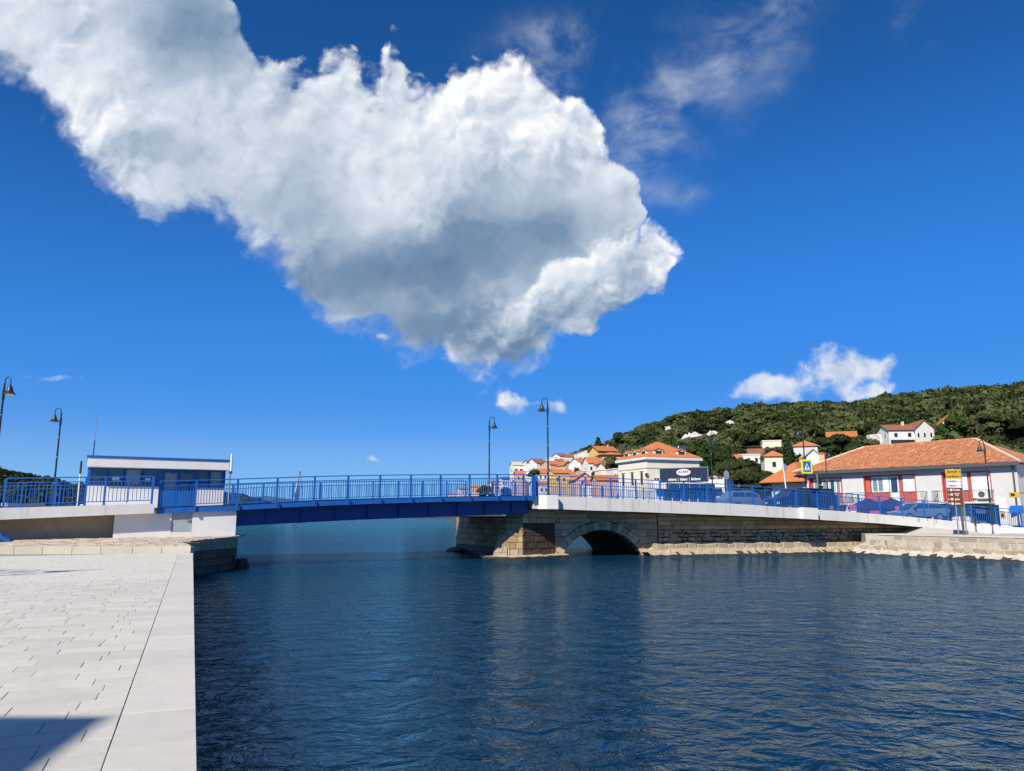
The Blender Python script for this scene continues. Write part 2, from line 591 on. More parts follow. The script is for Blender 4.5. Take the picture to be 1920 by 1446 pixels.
M['quaymortar'] = material('pale_mortar', (.50, .455, .385), .9, .15, 6, (.25, .23, .17), .5, 2, bump=.6, bump_scale=16)
M['mortar'] = material('dark_mortar', (.055, .042, .03), .95, .25, 6, bump=.6, bump_scale=20)
M['wetstone'] = material('wet_dark_stone', (.085, .07, .058), .55, .3, 4, (.03, .025, .02), .7, 2.2, bump=.8, bump_scale=14, per_object=.25)
M['weed'] = material('dark_weed_crust', (.045, .032, .022), .8, .4, 8, bump=1.0, bump_scale=18)
M['tile'] = material('orange_roof_tile', (.50, .165, .055), .85, .22, 5, (.22, .085, .04), .5, 2.5, bump=.3, bump_scale=10, per_object=.1)
M['tile_old'] = material('weathered_roof_tile', (.47, .185, .085), .9, .28, 3.2, (.20, .10, .06), .55, 2.0, bump=.3, bump_scale=10, col2=(.56, .28, .14), col2_amt=.4, col2_scale=1.6)
M['tile_brown'] = material('brown_roof_tile', (.30, .11, .06), .85, .2, 4, bump=.2)
M['w_white'] = material('white_render', (.74, .73, .70), .85, .05, 1, (.5, .46, .4), .25, .6, streak=.6)
M['w_grey'] = material('pale_grey_render', (.63, .62, .60), .85, .05, 1.2, (.42, .39, .35), .35, .7, streak=.6)
M['w_cream'] = material('cream_render', (.82, .75, .60), .85, .05, 1, (.58, .5, .38), .3, .6, streak=.6)
M['w_beige'] = material('beige_render', (.58, .50, .40), .85, .05, 1, (.42, .35, .28), .3, .6, streak=.6)
M['w_pink'] = material('pink_render', (.60, .40, .32), .85, .05, 1, (.45, .30, .25), .3, .6, streak=.6)
M['w_salmon'] = material('salmon_render', (.62, .39, .23), .85, .05, 1, (.45, .28, .2), .3, .6, streak=.6)
M['w_yellow'] = material('yellow_render', (.68, .47, .16), .85, .05, 1)
M['shutter'] = material('green_shutter', (.012, .055, .042), .6, .1, 6)
M['darkopening'] = material('shaded_window_glass', (.03, .032, .035), .15, .2, 3, spec=.7)
M['red'] = material('red_panel_paint', (.46, .09, .075), .6, .08, 4)
M['red_pale'] = material('faded_red_board', (.55, .12, .09), .65, .1, 4)
M['gutter'] = material('dark_grey_gutter', (.085, .085, .09), .6, .1, 4)
M['plain_white'] = material('white_paint', (.78, .78, .77), .5, .02, 4)
M['shutter_white'] = material('white_roller_shutter', (.74, .74, .73), .6, .03, 5)
M['sign_navy'] = material('navy_sign_face', (.012, .022, .06), .4, .03, 2)
M['sign_yellow'] = material('yellow_sign_face', (.62, .37, .02), .45, .03, 4)
M['sign_lime'] = material('fluorescent_sign_face', (.72, .80, .02), .4, .02, 4)
M['sign_blue'] = material('blue_sign_face', (.01, .12, .45), .4, .02, 4)
M['sign_brown'] = material('brown_sign_face', (.16, .045, .015), .45, .04, 4)
M['sign_red'] = material('red_rim', (.45, .07, .05), .5, .03, 4)
M['black'] = material('black_print', (.012, .012, .014), .6, 0)
M['navy_print'] = material('navy_print', (.012, .02, .07), .6, 0)
M['rust'] = material('rust_streak', (.30, .10, .03), .9, .4, 12)
M['pink'] = material('pink_board_paint', (.72, .10, .20), .5, .05, 4)
M['canvas'] = material('navy_canvas', (.012, .028, .10), .8, .1, 6)
M['car_blue'] = material('dark_blue_car_paint', (.008, .014, .04), .28, 0, coat=.7)
M['car_silver'] = material('silver_blue_car_paint', (.12, .19, .30), .3, 0, coat=.7)
M['car_white'] = material('white_car_paint', (.70, .70, .70), .3, 0, coat=.7)
M['tyre'] = material('black_rubber', (.02, .02, .02), .8, 0)
M['chrome'] = material('headlamp_glass', (.6, .62, .65), .15, 0, metal=.4)
M['bark'] = material('grey_brown_bark', (.13, .095, .07), .95, .3, 8, bump=.5)
M['rock'] = material('white_limestone', (.55, .53, .49), .95, .25, .6, (.25, .24, .2), .5, .5, bump=.6, bump_scale=2)
M['solar'] = material('solar_collector_glass', (.03, .05, .09), .12, 0, spec=.9)
M['sail'] = material('white_sailcloth', (.78, .78, .77), .7, .03, 2)


def leaf_material(name, col, col2):
    m = bpy.data.materials.new(name)
    m.use_nodes = True
    t = m.node_tree
    t.nodes.clear()
    g = NT(t)
    out = g.n('ShaderNodeOutputMaterial')
    geo = g.n('ShaderNodeNewGeometry')
    rnd = geo.outputs['Random Per Island']
    orn = g.n('ShaderNodeObjectInfo').outputs['Random']
    att = g.n('ShaderNodeAttribute')
    att.attribute_name = 'tint'
    k = g.m('ADD', g.m('MULTIPLY', rnd, .15), g.m('ADD', g.m('MULTIPLY', orn, .35), g.m('MULTIPLY', att.outputs['Fac'], .6)), clamp=True)
    c = g.mix(k, col, col2)
    c = g.vm('SCALE', c, scale=g.lin(rnd, 0, 1, .88, 1.14))
    d = g.n('ShaderNodeBsdfDiffuse')
    g.put(d.inputs['Color'], c)
    tr = g.n('ShaderNodeBsdfTranslucent')
    g.put(tr.inputs['Color'], g.vm('MULTIPLY', c, (1.1, 1.3, .6)))
    mx = g.n('ShaderNodeMixShader')
    mx.inputs[0].default_value = .18
    t.links.new(d.outputs[0], mx.inputs[1])
    t.links.new(tr.outputs[0], mx.inputs[2])
    t.links.new(mx.outputs[0], out.inputs[0])
    return m


M['leaf'] = leaf_material('pine_foliage', (.034, .050, .021), (.122, .140, .056))
M['leaf_dark'] = leaf_material('dark_conifer_foliage', (.018, .030, .014), (.062, .078, .030))
M['leaf_green'] = leaf_material('fresh_foliage', (.03, .06, .016), (.07, .11, .03))


def water_material():
    m = bpy.data.materials.new('sea_water')
    m.use_nodes = True
    t = m.node_tree
    t.nodes.clear()
    g = NT(t)
    out = g.n('ShaderNodeOutputMaterial')
    b = g.n('ShaderNodeBsdfPrincipled')
    t.links.new(b.outputs[0], out.inputs[0])
    pos = g.n('ShaderNodeNewGeometry').outputs['Position']
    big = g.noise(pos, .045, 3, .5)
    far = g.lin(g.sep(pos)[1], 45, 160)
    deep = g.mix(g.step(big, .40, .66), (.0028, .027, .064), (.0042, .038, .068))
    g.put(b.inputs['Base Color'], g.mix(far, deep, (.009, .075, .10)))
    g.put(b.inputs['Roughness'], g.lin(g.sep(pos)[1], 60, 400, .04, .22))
    b.inputs['IOR'].default_value = 1.333
    b.inputs['Specular IOR Level'].default_value = 0
    b.subsurface_method = 'BURLEY'
    b.inputs['Subsurface Weight'].default_value = 1.0      # light wanders for metres inside the water
    b.inputs['Subsurface Radius'].default_value = (1.0, 1.0, 1.0)
    b.inputs['Subsurface Scale'].default_value = 2.2
    # wind ripples on top of slower swell, calmer and rougher lanes on the current
    rot = g.n('ShaderNodeMapping')
    rot.inputs['Rotation'].default_value = (0, 0, R(-24))
    rot.inputs['Scale'].default_value = (.85, 1.0, 1.0)
    g.put(rot.inputs['Vector'], pos)
    pv = rot.outputs[0]
    n1 = g.noise(pv, .8, 3, .5, dist=.4)
    n2 = g.noise(pv, 2.1, 4, .55, dist=.7)
    n3 = g.noise(pv, 7.0, 3, .55, dist=.5)
    lanes = g.step(g.noise(g.vm('MULTIPLY', pv, (.35, 1.0, 1)), .16, 4, .55, dist=1.0), .38, .66)
    h = g.m('ADD', g.m('MULTIPLY', n1, .17), g.m('ADD', g.m('MULTIPLY', n2, .18), g.m('MULTIPLY', n3, g.m('MULTIPLY_ADD', lanes, .034, .014))))
    bn = g.n('ShaderNodeBump')
    bn.inputs['Strength'].default_value = 1.0
    bn.inputs['Distance'].default_value = 1.0
    g.put(bn.inputs['Height'], h)
    g.put(b.inputs['Normal'], bn.outputs[0])
    # mirror part: choppy water shows its facing facets, so it never mirrors fully at a low angle
    gl = g.n('ShaderNodeBsdfGlossy')
    gl.inputs['Color'].default_value = (.66, .87, 1.0, 1)
    t.links.new(b.inputs['Roughness'].links[0].from_socket, gl.inputs['Roughness'])
    t.links.new(bn.outputs[0], gl.inputs['Normal'])
    fr = g.n('ShaderNodeFresnel')
    fr.inputs['IOR'].default_value = 1.333
    t.links.new(bn.outputs[0], fr.inputs['Normal'])
    mx = g.n('ShaderNodeMixShader')
    g.put(mx.inputs[0], g.m('MINIMUM', g.m('MULTIPLY', fr.outputs[0], .80), .42))
    t.links.new(b.outputs[0], mx.inputs[1])
    t.links.new(gl.outputs[0], mx.inputs[2])
    t.links.new(mx.outputs[0], out.inputs[0])
    return m


M['water'] = water_material()

# ------------------------------------------------------------------ sea
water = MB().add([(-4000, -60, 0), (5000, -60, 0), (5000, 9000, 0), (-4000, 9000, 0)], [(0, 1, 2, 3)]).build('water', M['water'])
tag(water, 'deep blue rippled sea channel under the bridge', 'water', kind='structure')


def clip_poly(poly, nx, ny, c):
    """keep the side where nx*x + ny*y <= c"""
    out = []
    for i in range(len(poly)):
        a, b = poly[i], poly[(i + 1) % len(poly)]
        da, db = nx * a[0] + ny * a[1] - c, nx * b[0] + ny * b[1] - c
        if da <= 0:
            out.append(a)
        if da * db < 0:
            k = da / (da - db)
            out.append((a[0] + (b[0] - a[0]) * k, a[1] + (b[1] - a[1]) * k))
    return out


# ------------------------------------------------------------------ near quay: coping stones along the edge, pavers in staggered rows
QUAY_Z = 1.18
K0 = Vector((-1.773, 4.566))
KE = Vector((-.384, .923)).normalized()
KN = Vector((-KE.y, KE.x))            # towards the land
STEP_Y = 29.4


def kq(t, w):
    p = K0 + KE * t + KN * w
    return (p.x, p.y)


t_end = (STEP_Y - K0.y) / KE.y
quay = MB().prism([kq(-14, .03), kq(t_end, .03), (-40, STEP_Y), (-40, -12)], -1.5, QUAY_Z - .045, 'z').build('quay', M['joint'])
tag(quay, 'pale paved quay edge in the near foreground beside the water', 'quay', kind='structure')
t = -4.0
while t < t_end - .2:
    ln = min(.95 + random.uniform(-.05, .05), t_end - t)
    w = .50
    pts = [(0, 0), (ln - .008, 0), (ln - .008, w - .004), (0, w - .004)]
    mb = MB()
    z0, z1, ch = -.30, 0.0, .003
    lo = [(p[0], p[1], z0) for p in pts]
    mid = [(p[0], p[1], z1 - ch) for p in pts]
    cx, cy = ln / 2, w / 2
    top = [(p[0] + (ch if p[0] < cx else -ch), p[1] + (ch if p[1] < cy else -ch), z1) for p in pts]
    mb.add(lo + mid + top, [(0, 1, 5, 4), (1, 2, 6, 5), (2, 3, 7, 6), (3, 0, 4, 7), (4, 5, 9, 8), (5, 6, 10, 9), (6, 7, 11, 10), (7, 4, 8, 11), (8, 9, 10, 11)])
    x, y = kq(t, 0)
    o = mb.build('coping_stone', M['coping'], quay, (x, y, QUAY_Z + random.uniform(-.002, .002)))
    o.rotation_euler = (0, random.uniform(-.002, .002), math.atan2(KE.y, KE.x))
    t += ln

pv_cells = []
row_h = .30
i = 0
t = -3.0
while t < t_end:
    w = .501 + random.uniform(.12, .5)
    first = True
    while True:
        ln = random.choice((.45, .55, .62, .70))
        a = .501 if first else w
        b = w if first else w + ln
        if first:
            first = False
            if b - a < .08:
                continue
        else:
            w += ln
        c = kq(t + row_h / 2, (a + b) / 2)
        if c[0] < -.74 * c[1] - .8 or (c[1] < 1 and c[0] < -4):
            break
        if b - a > .06:
            poly = [kq(t + .0035, a + .003), kq(t + row_h - .0035, a + .003), kq(t + row_h - .0035, b - .003), kq(t + .0035, b - .003)]
            poly = clip_poly(poly, 0, 1, STEP_Y - .01)
            if len(poly) > 2:
                pv_cells.append((c[0] ** 2 + c[1] ** 2, poly))
        if w > 40:
            break
    t += row_h
    i += 1


def paver_mesh(mb, poly, z, h, ch=.002):
    cx = sum(p[0] for p in poly) / len(poly)
    cy = sum(p[1] for p in poly) / len(poly)
    n = len(poly)
    inn = []
    for p in poly:
        d = math.hypot(p[0] - cx, p[1] - cy)
        k = 1 - ch * 1.4 / max(d, .02)
        inn.append((cx + (p[0] - cx) * k, cy + (p[1] - cy) * k))
    vs = [(p[0], p[1], z - h) for p in poly] + [(p[0], p[1], z - ch) for p in poly] + [(p[0], p[1], z) for p in inn]
    fs = [(a + k * n, (a + 1) % n + k * n, (a + 1) % n + (k + 1) * n, a + (k + 1) * n) for k in (0, 1) for a in range(n)] + [tuple(range(2 * n, 3 * n))]
    mb.add(vs, fs)


pv_cells.sort(key=lambda c: c[0])
vis = [c for c in pv_cells if c[1][0][1] > 3.6]
near_ids = set(id(c) for c in vis[:300])
rest = MB()
for c in pv_cells:
    z = QUAY_Z + random.uniform(-.002, .002)
    if id(c) in near_ids:
        cx = sum(p[0] for p in c[1]) / len(c[1])
        cy = sum(p[1] for p in c[1]) / len(c[1])
        mb = MB()
        paver_mesh(mb, [(p[0] - cx, p[1] - cy) for p in c[1]], 0, .07)
        o = mb.build('paver', M['paver'], quay, (cx, cy, z))
        o.rotation_euler = (random.uniform(-.002, .002), random.uniform(-.002, .002), 0)
    else:
        paver_mesh(rest, c[1], z, .07)
tag(rest.build('paver', M['paver'], quay), kind='stuff')

# ------------------------------------------------------------------ raised platform in front of the abutment
def plat_z(y):
    return 1.41 + .020 * (y - STEP_Y)


PA1, PA2 = Vector((-14.1, 33.6)), Vector((-13.53, 38.05))
mb = MB()
foot = [(-34, STEP_Y + .35), (-12.35, STEP_Y + .35), (-12.6, 30.4), (-14.25, 33.2), (PA1.x - .06, PA1.y), (PA2.x - .06, PA2.y), (-13.8, 39.2), (-34, 28.6)]
foot = [(-34, STEP_Y + .3), (-12.35, STEP_Y + .3), (-12.6, 30.4), (-14.25, 33.2), (PA1.x - .06, PA1.y), (PA2.x - .06, PA2.y), (-13.85, 39.0), (-17.2, 44.5), (-34, 44.5)]
n = len(foot)
mb.add([(p[0], p[1], -1.5) for p in foot] + [(p[0], p[1], plat_z(p[1]) - .05) for p in foot],
       [tuple(range(n, 2 * n))] + [(a, (a + 1) % n, (a + 1) % n + n, a + n) for a in range(n)])
platform = mb.build('platform', M['joint'])
tag(platform, 'raised landing of rough brown stone in front of the white abutment', 'landing', kind='structure')
x = -12.2
while x > -26:
    ln = 1.15 + random.uniform(-.06, .06)
    mb = MB().box(-ln + .012, 0, 0, .34, -.30, 0)
    mb.build('kerb_stone', M['kerb'], platform, (x, STEP_Y - .01, 1.415 + random.uniform(-.003, .003)), bevel=.012)
    x -= ln
cells = []
y = STEP_Y + .345
while y < 39.5:
    dy = random.uniform(.40, .55)
    x = -12.0 - random.uniform(0, .5)
    while x > -.72 * y - 1:
        dx = random.uniform(.45, .85)
        poly = [(x - dx + .012, y + .010), (x - .012, y + .010), (x - .012, y + dy - .012), (x - dx + .012, y + dy - .012)]
        poly = [(p[0] + random.uniform(-.01, .01), p[1] + random.uniform(-.01, .01)) for p in poly]
        # inside the landing: right-hand edge and wall line
        for a, b in (((-12.35, STEP_Y + .3), (-12.6, 30.4)), ((-12.6, 30.4), (-14.25, 33.2)), ((-14.16, 33.6), (-13.59, 38.05))):
            ex, ey = b[0] - a[0], b[1] - a[1]
            nx, ny = ey, -ex
            if a[1] - .3 <= y <= b[1] + .3 and len(poly) > 2:
                poly = clip_poly(poly, nx, ny, nx * a[0] + ny * a[1])
        if y > 37.6 and len(poly) > 2:
            poly = clip_poly(poly, 1, 0, -13.68)
        wl = (-math.sin(R(28.5)), math.cos(R(28.5)))
        if len(poly) > 2:
            poly = clip_poly(poly, wl[0], wl[1], wl[0] * -13.89 + wl[1] * 38.73 + 2.2)
        if len(poly) > 2:
            cells.append(poly)
        x -= dx
    y += dy
cells.sort(key=lambda p: p[0][0] ** 2 + p[0][1] ** 2)
rest = MB()
for k, poly in enumerate(cells):
    cx = sum(p[0] for p in poly) / len(poly)
    cy = sum(p[1] for p in poly) / len(poly)
    z = plat_z(cy) + random.uniform(-.012, .008)
    if k < 290:
        mb = MB()
        paver_mesh(mb, [(p[0] - cx, p[1] - cy) for p in poly], 0, .08, .015)
        mb.build('paving_stone', M['old_paving'], platform, (cx, cy, z))
    else:
        paver_mesh(rest, poly, z, .08, .015)
if rest.v:
    tag(rest.build('paving_stone', M['old_paving'], platform), kind='stuff')


# ------------------------------------------------------------------ stone walls: one object per stone
def stone_block(poly, depth, parent, mat, place, name='stone', proud=0.0, chamfer=.018, jit=.006):
    """poly in wall coordinates (s, z); place(s, q, z) gives the world or local point; front face at q = -proud"""
    n = len(poly)
    cx = sum(p[0] for p in poly) / n
    cz = sum(p[1] for p in poly) / n
    vs = []
    for p in poly:
        vs.append(place(p[0], depth, p[1]))
    for p in poly:
        vs.append(place(p[0], -proud + chamfer, p[1]))
    for p in poly:
        d = math.hypot(p[0] - cx, p[1] - cz)
        k = max(.3, 1 - chamfer * 1.3 / max(d, .02))
        vs.append(place(cx + (p[0] - cx) * k + random.uniform(-jit, jit), -proud + random.uniform(-jit, jit), cz + (p[1] - cz) * k + random.uniform(-jit, jit)))
    c0 = place(cx, 0, cz)
    vs = [(v[0] - c0[0], v[1] - c0[1], v[2] - c0[2]) for v in vs]
    fs = [(a + k * n, (a + 1) % n + k * n, (a + 1) % n + (k + 1) * n, a + (k + 1) * n) for k in (0, 1) for a in range(n)] + [tuple(range(2 * n, 3 * n))]
    return MB().add(vs, fs).build(name, mat, parent, c0)


def courses(s0, s1, heights, z0, lens, gap=.024, stagger=True):
    """coursed masonry: rectangles from z0 upwards"""
    out = []
    z = z0
    for h in heights:
        s = s0
        if stagger:
            s -= random.uniform(0, lens[1] * .6)
        while s < s1 - .02:
            ln = random.uniform(*lens)
            a, b = max(s, s0), min(s + ln, s1)
            if s1 - b < lens[0] * .4:
                b = s1
            if b - a > .05:
                out.append([(a + gap / 2, z + gap / 2), (b - gap / 2, z + gap / 2), (b - gap / 2, z + h - gap / 2), (a + gap / 2, z + h - gap / 2)])
            s = max(b, s + ln) if b == s1 else s + ln
            if b == s1:
                break
        z += h
    return out


def frame(o, ang):
    w = Vector((math.cos(ang), math.sin(ang)))
    m = Vector((-w.y, w.x))
    return lambda s, q, z: (o[0] + w.x * s + m.x * q, o[1] + w.y * s + m.y * q, z)


# channel side of the landing
bw = thing('landing_wall', 'dark wet block wall at the water side of the landing under the white abutment', 'wall', (PA1.x, PA1.y, 0))
ang = math.atan2(PA2.y - PA1.y, PA2.x - PA1.x)
L = (PA2 - PA1).length
pf = frame((0, 0), ang)
core = MB()
core.hexa([pf(-1.2, -.0 - .9, -1), pf(L, -.9, -1), pf(L, -.05, -1), pf(-1.2, -.05, -1)][::-1], [pf(-1.2, -.9, 1.38), pf(L, -.9, 1.42), pf(L, -.05, 1.42), pf(-1.2, -.05, 1.38)][::-1])
core = MB().hexa([pf(-1.2, .9, -1), pf(-1.2, .05, -1), pf(L - .03, .05, -1), pf(L - .03, .9, -1)], [pf(-1.2, .9, 1.36), pf(-1.2, .05, 1.36), pf(L - .03, .05, 1.40), pf(L - .03, .9, 1.40)])
core.build('core', M['mortar'], bw)


def pf_right(s, q, z):
    # the visible face looks to the right (towards the channel)
    return pf(s, q, z)


for poly in courses(-1.0, L, [.40, .36, .36, .42], -.12, (.7, 1.3), .02):
    top = poly[2][1] > 1.1
    stone_block(poly, .05, bw, M['rubble'] if top else M['wetstone'], pf_right, 'stone', proud=.0 if top else random.uniform(-.01, .05), chamfer=.02, jit=.008 if top else .02)
end_ang = ang + math.pi / 2
for poly in courses(0, 1.2, [.40, .36, .36, .42], -.12, (.5, .8), .02):
    top = poly[2][1] > 1.1
    stone_block(poly, .05, bw, M['coping'] if top else M['wetstone'], lambda s, q, z: pf(L - q, s, z), 'stone', chamfer=.02, jit=.01)
mb = MB()
foot_pts = []
for k in range(10):
    a = 2 * math.pi * k / 10
    foot_pts.append((math.cos(a), math.sin(a)))
base = pf(L + .30, -.15, 0)
vs = [(base[0] + x * .35 * random.uniform(.8, 1.15), base[1] + y * .7 * random.uniform(.8, 1.15), -.4) for x, y in foot_pts]
vs += [(base[0] + x * .28 * random.uniform(.75, 1.1), base[1] + y * .5 * random.uniform(.8, 1.15), random.uniform(.15, .35)) for x, y in foot_pts]
vs += [(base[0] + x * .2, base[1] + y * .3, random.uniform(.38, .55)) for x, y in foot_pts]
mb.add(vs, [(a + k * 10, (a + 1) % 10 + k * 10, (a + 1) % 10 + (k + 1) * 10, a + (k + 1) * 10) for k in (0, 1) for a in range(10)] + [tuple(range(20, 30))])
mb.build('footing', M['weed'], bw)

# ------------------------------------------------------------------ left abutment, ramp, kiosk, steel span: one local frame
LO, LA = (-13.89, 38.73, 0.0), R(28.5)


def deck_z(s):
    return table(s, [(-20, 2.20), (-9.9, 2.89), (-3.7, 2.93), (0, 3.115), (3.82, 3.336), (7.42, 3.494), (11.03, 3.614), (14.7, 3.717), (17.3, 3.76)])


def girder_z(s):
    return table(s, [(-1, 2.0), (0, 2.05), (6, 2.33), (12.5, 2.53), (15.4, 2.63), (17.3, 2.70)])


abut = thing('bridge_abutment', 'white concrete abutment under the control kiosk with grey steel hatch', 'abutment', LO, LA)
mb = MB()
mb.box(-5.45, -3.72, 0, 9.5, 1.2, 2.96)
mb.box(-3.72, -2.98, 0, 9.5, 1.2, 2.84)
mb.box(-2.05, 0, 0, 9.5, 1.2, 2.84)
mb.box(-2.98, -2.05, 0, 9.5, 1.2, 1.79)
mb.box(-2.98, -2.05, .09, 9.5, 1.79, 2.84)
mb.build('wall', M['white'], abut)
h = MB().box(-2.965, -2.065, .045, .088, 1.80, 2.83).build('hatch_door', M['grey_paint'], abut, bevel=.008)
MB().box(-2.28, -2.12, -.005, .02, 2.30, 2.33).box(-2.14, -2.10, -.005, .044, 2.28, 2.35).build('handle', M['iron'], h)
MB().box(-.03, .012, -.02, 3, -.9, 1.19).box(-8, -.031, -.02, .3, .8, 1.19).build('plinth', M['coping'], abut)

ramp = thing('approach_ramp', 'white concrete ramp slab rising to the bridge at the left', 'ramp', LO, LA)
mb = MB()
mb.prism([(-22, 1.82), (-9.9, 2.40), (-3.82, 2.69), (-3.82, 3.13), (-9.9, 2.91), (-22, 2.30)], -.5, .0, 'y')
mb.prism([(-22, 1.85), (-9.9, 2.45), (-5.46, 2.62), (-5.46, 3.05), (-9.9, 2.90), (-22, 2.29)], .0, 9.4, 'y')
mb.build('slab', M['fascia'], ramp)
MB().prism([(-6.9, 3.022), (-4.0, 3.125), (-4.0, 3.20), (-6.9, 3.09)], -.47, -.22, 'y').build('kerb', M['white'], ramp)
MB().box(-24, -5.46, 1.1, 1.4, 1.1, 2.60).build('back_wall', M['bare_concrete'], ramp)
MB().prism([(-22, 2.30), (-9.9, 2.905), (-5.47, 3.055), (-5.47, 3.07), (-9.9, 2.92), (-22, 2.315)], 3.9, 9.3, 'y').build('road_surface', M['asphalt'], ramp)


def box_between(mb, p, q, w, h, m=0):
    """a bar of width w (horizontal) and height h between two points"""
    p, q = Vector(p), Vector(q)
    d = (q - p).normalized()
    up = Vector((0, 0, 1))
    side = d.cross(up)
    if side.length < 1e-3:
        side = Vector((1, 0, 0))
    side.normalize()
    up2 = side.cross(d)
    vs = []
    for c in (p, q):
        for a, b in ((-1, -1), (1, -1), (1, 1), (-1, 1)):
            vs.append(tuple(c + side * (a * w / 2) + up2 * (b * h / 2)))
    mb.add(vs, [(0, 1, 2, 3), (7, 6, 5, 4), (0, 4, 5, 1), (1, 5, 6, 2), (2, 6, 7, 3), (3, 7, 4, 0)], m)


BAL = {}


def railing(root, pos, zf, posts, thin=(), step=.125, height=1.28, drop=.28, singles=True, mid=1.05, low=.12, mat='blue'):
    """pos(t) -> (x, y, angle); zf(t) = foot level; rails follow the curve, every baluster stands alone"""
    def rail(name, z, w, h, lift=0.0):
        mb = MB()
        a, b = posts[0], posts[-1]
        n = max(1, int((b - a) / .9))
        prev = None
        for i in range(n + 1):
            t = a + (b - a) * i / n
            x, y, _ = pos(t)
            cur = (x, y, zf(t) + z)
            if prev:
                box_between(mb, prev, cur, w, h)
            prev = cur
        mb.build(name, M[mat], root)
    rail('top_rail', height, .065, .05)
    rail('upper_rail', mid, .045, .04)
    rail('lower_rail', low, .045, .04)
    pm = MB().box(-.05, .05, -.035, .035, -drop, height - .026).mesh('post', M[mat])
    for t in posts:
        x, y, an = pos(t)
        link_copy(pm, 'post', root, (x, y, zf(t)), (0, 0, an))
    if thin:
        tm = MB().box(-.025, .025, -.02, .02, -.05, mid - .021).mesh('thin_post', M[mat])
        for t in thin:
            x, y, an = pos(t)
            link_copy(tm, 'thin_post', root, (x, y, zf(t)), (0, 0, an))
    key = (mid, low, mat)
    if key not in BAL:
        BAL[key] = MB().box(-.014, .014, -.012, .012, low + .02, mid - .02).mesh('baluster', M[mat])
    joined = MB()
    n_made = 0
    for a, b in zip(posts[:-1], posts[1:]):
        k = max(1, round((b - a) / step))
        for i in range(1, k):
            t = a + (b - a) * i / k
            x, y, an = pos(t)
            if singles and n_made < 300:
                link_copy(BAL[key], 'baluster', root, (x, y, zf(t)), (0, 0, an))
                n_made += 1
            else:
                z = zf(t)
                ca, sa = math.cos(an) * .013, math.sin(an) * .013
                q = [(x - ca + sa, y - sa - ca), (x + ca + sa, y + sa - ca), (x + ca - sa, y + sa + ca), (x - ca - sa, y - sa + ca)]
                joined.hexa([(p[0], p[1], z + low + .02) for p in q], [(p[0], p[1], z + mid - .02) for p in q])
    if joined.v:
        tag(joined.build('baluster', M[mat], root), kind='stuff')


rl = thing('ramp_railing', 'blue steel railing on the white ramp at far left in front of the kiosk', 'railing', LO, LA)
railing(rl, lambda t: (t, -.44, 0), lambda t: table(t, [(-22, 2.30), (-9.9, 2.91), (-3.82, 3.14)]) + .04, [-9.84, -7.93, -6.73, -5.95, -3.95], [-5.0], step=.16, height=1.25, drop=.05)
rl = thing('ramp_railing', 'blue steel railing on the far side of the ramp left of the kiosk', 'railing', LO, LA)
railing(rl, lambda t: (t, 9.2, 0), lambda t: table(t, [(-22, 2.30), (-9.9, 2.91), (-3.82, 3.14)]) + .04, [-13.5, -11.7, -9.9, -8.1, -6.3, -4.5, -2.7], step=.16, height=1.25, drop=.05, singles=False)

# kiosk
kk = thing('control_kiosk', 'white and blue flat roofed control kiosk beside the bridge railing', 'kiosk', LO, LA)
KQ = 1.2
mb = MB()
mb.box(-6.74, -3.52, KQ, KQ + .12, 2.95, 3.99)
mb.box(-1.86, -.50, KQ, KQ + .12, 2.95, 3.99)
mb.box(-6.74, -6.62, KQ + .121, KQ + 2.6, 2.95, 3.99)
mb.box(-.62, -.50, KQ + .121, KQ + 2.6, 2.95, 3.99)
mb.box(-6.62, -.62, KQ + 2.48, KQ + 2.6, 2.95, 4.86)
mb.build('wall', M['white'], kk)
MB().box(-6.78, -.46, KQ - .14, KQ + 2.75, 2.80, 2.95).build('floor_slab', M['white'], kk)
MB().box(-6.78, -.42, KQ - .60, KQ + 2.8, 4.87, 5.32).build('roof_fascia', M['white'], kk, bevel=.01)
MB().box(-6.83, -.37, KQ - .65, KQ + 2.85, 5.322, 5.41).build('roof_cap', M['blue'], kk, bevel=.012)


def window(s0, s1, z0, z1, q, parent, frame_mat, glass_mat, fw=.06, name='window'):
    f = MB()
    f.box(s0, s1, q, q + .07, z0, z0 + fw).box(s0, s1, q, q + .07, z1 - fw, z1)
    f.box(s0, s0 + fw, q + .001, q + .069, z0 + fw, z1 - fw).box(s1 - fw, s1, q + .001, q + .069, z0 + fw, z1 - fw)
    w = f.build(name, frame_mat, parent)
    MB().box(s0 + fw, s1 - fw, q + .03, q + .045, z0 + fw, z1 - fw).build('pane', glass_mat, w)
    return w


for a, b in ((-6.70, -5.90), (-5.86, -5.18), (-5.14, -4.38), (-4.34, -3.66), (-1.80, -1.29), (-1.25, -.60)):
    window(a, b, 3.995, 4.865, KQ + .02, kk, M['blue'], M['curtain'] if (-5.2 < a < -5.1 or a > -1.3) else M['glass'], .07)
for k in range(3):
    window(-6.735 + .0, -6.665, 3.995, 4.865, KQ + .1 + k * .8, kk, M['blue'], M['glass'], .02) if False else None
for s in (-6.74, -3.655, -1.86, -.60):
    MB().box(s, s + .13, KQ + .001, KQ + .119, 3.992, 4.868).build('mullion', M['blue'], kk)
MB().box(-6.735, -6.69, KQ + .13, KQ + 2.47, 3.995, 4.86).build('side_glazing', M['glass'], kk)
MB().box(-.55, -.505, KQ + .13, KQ + 2.47, 3.995, 4.86).build('side_glazing', M['glass'], kk)
MB().box(-3.52, -3.44, KQ, KQ + .1, 2.96, 4.866).box(-1.94, -1.861, KQ, KQ + .1, 2.96, 4.866).box(-3.44, -1.94, KQ, KQ + .1, 4.80, 4.866).build('door_frame', M['blue'], kk)
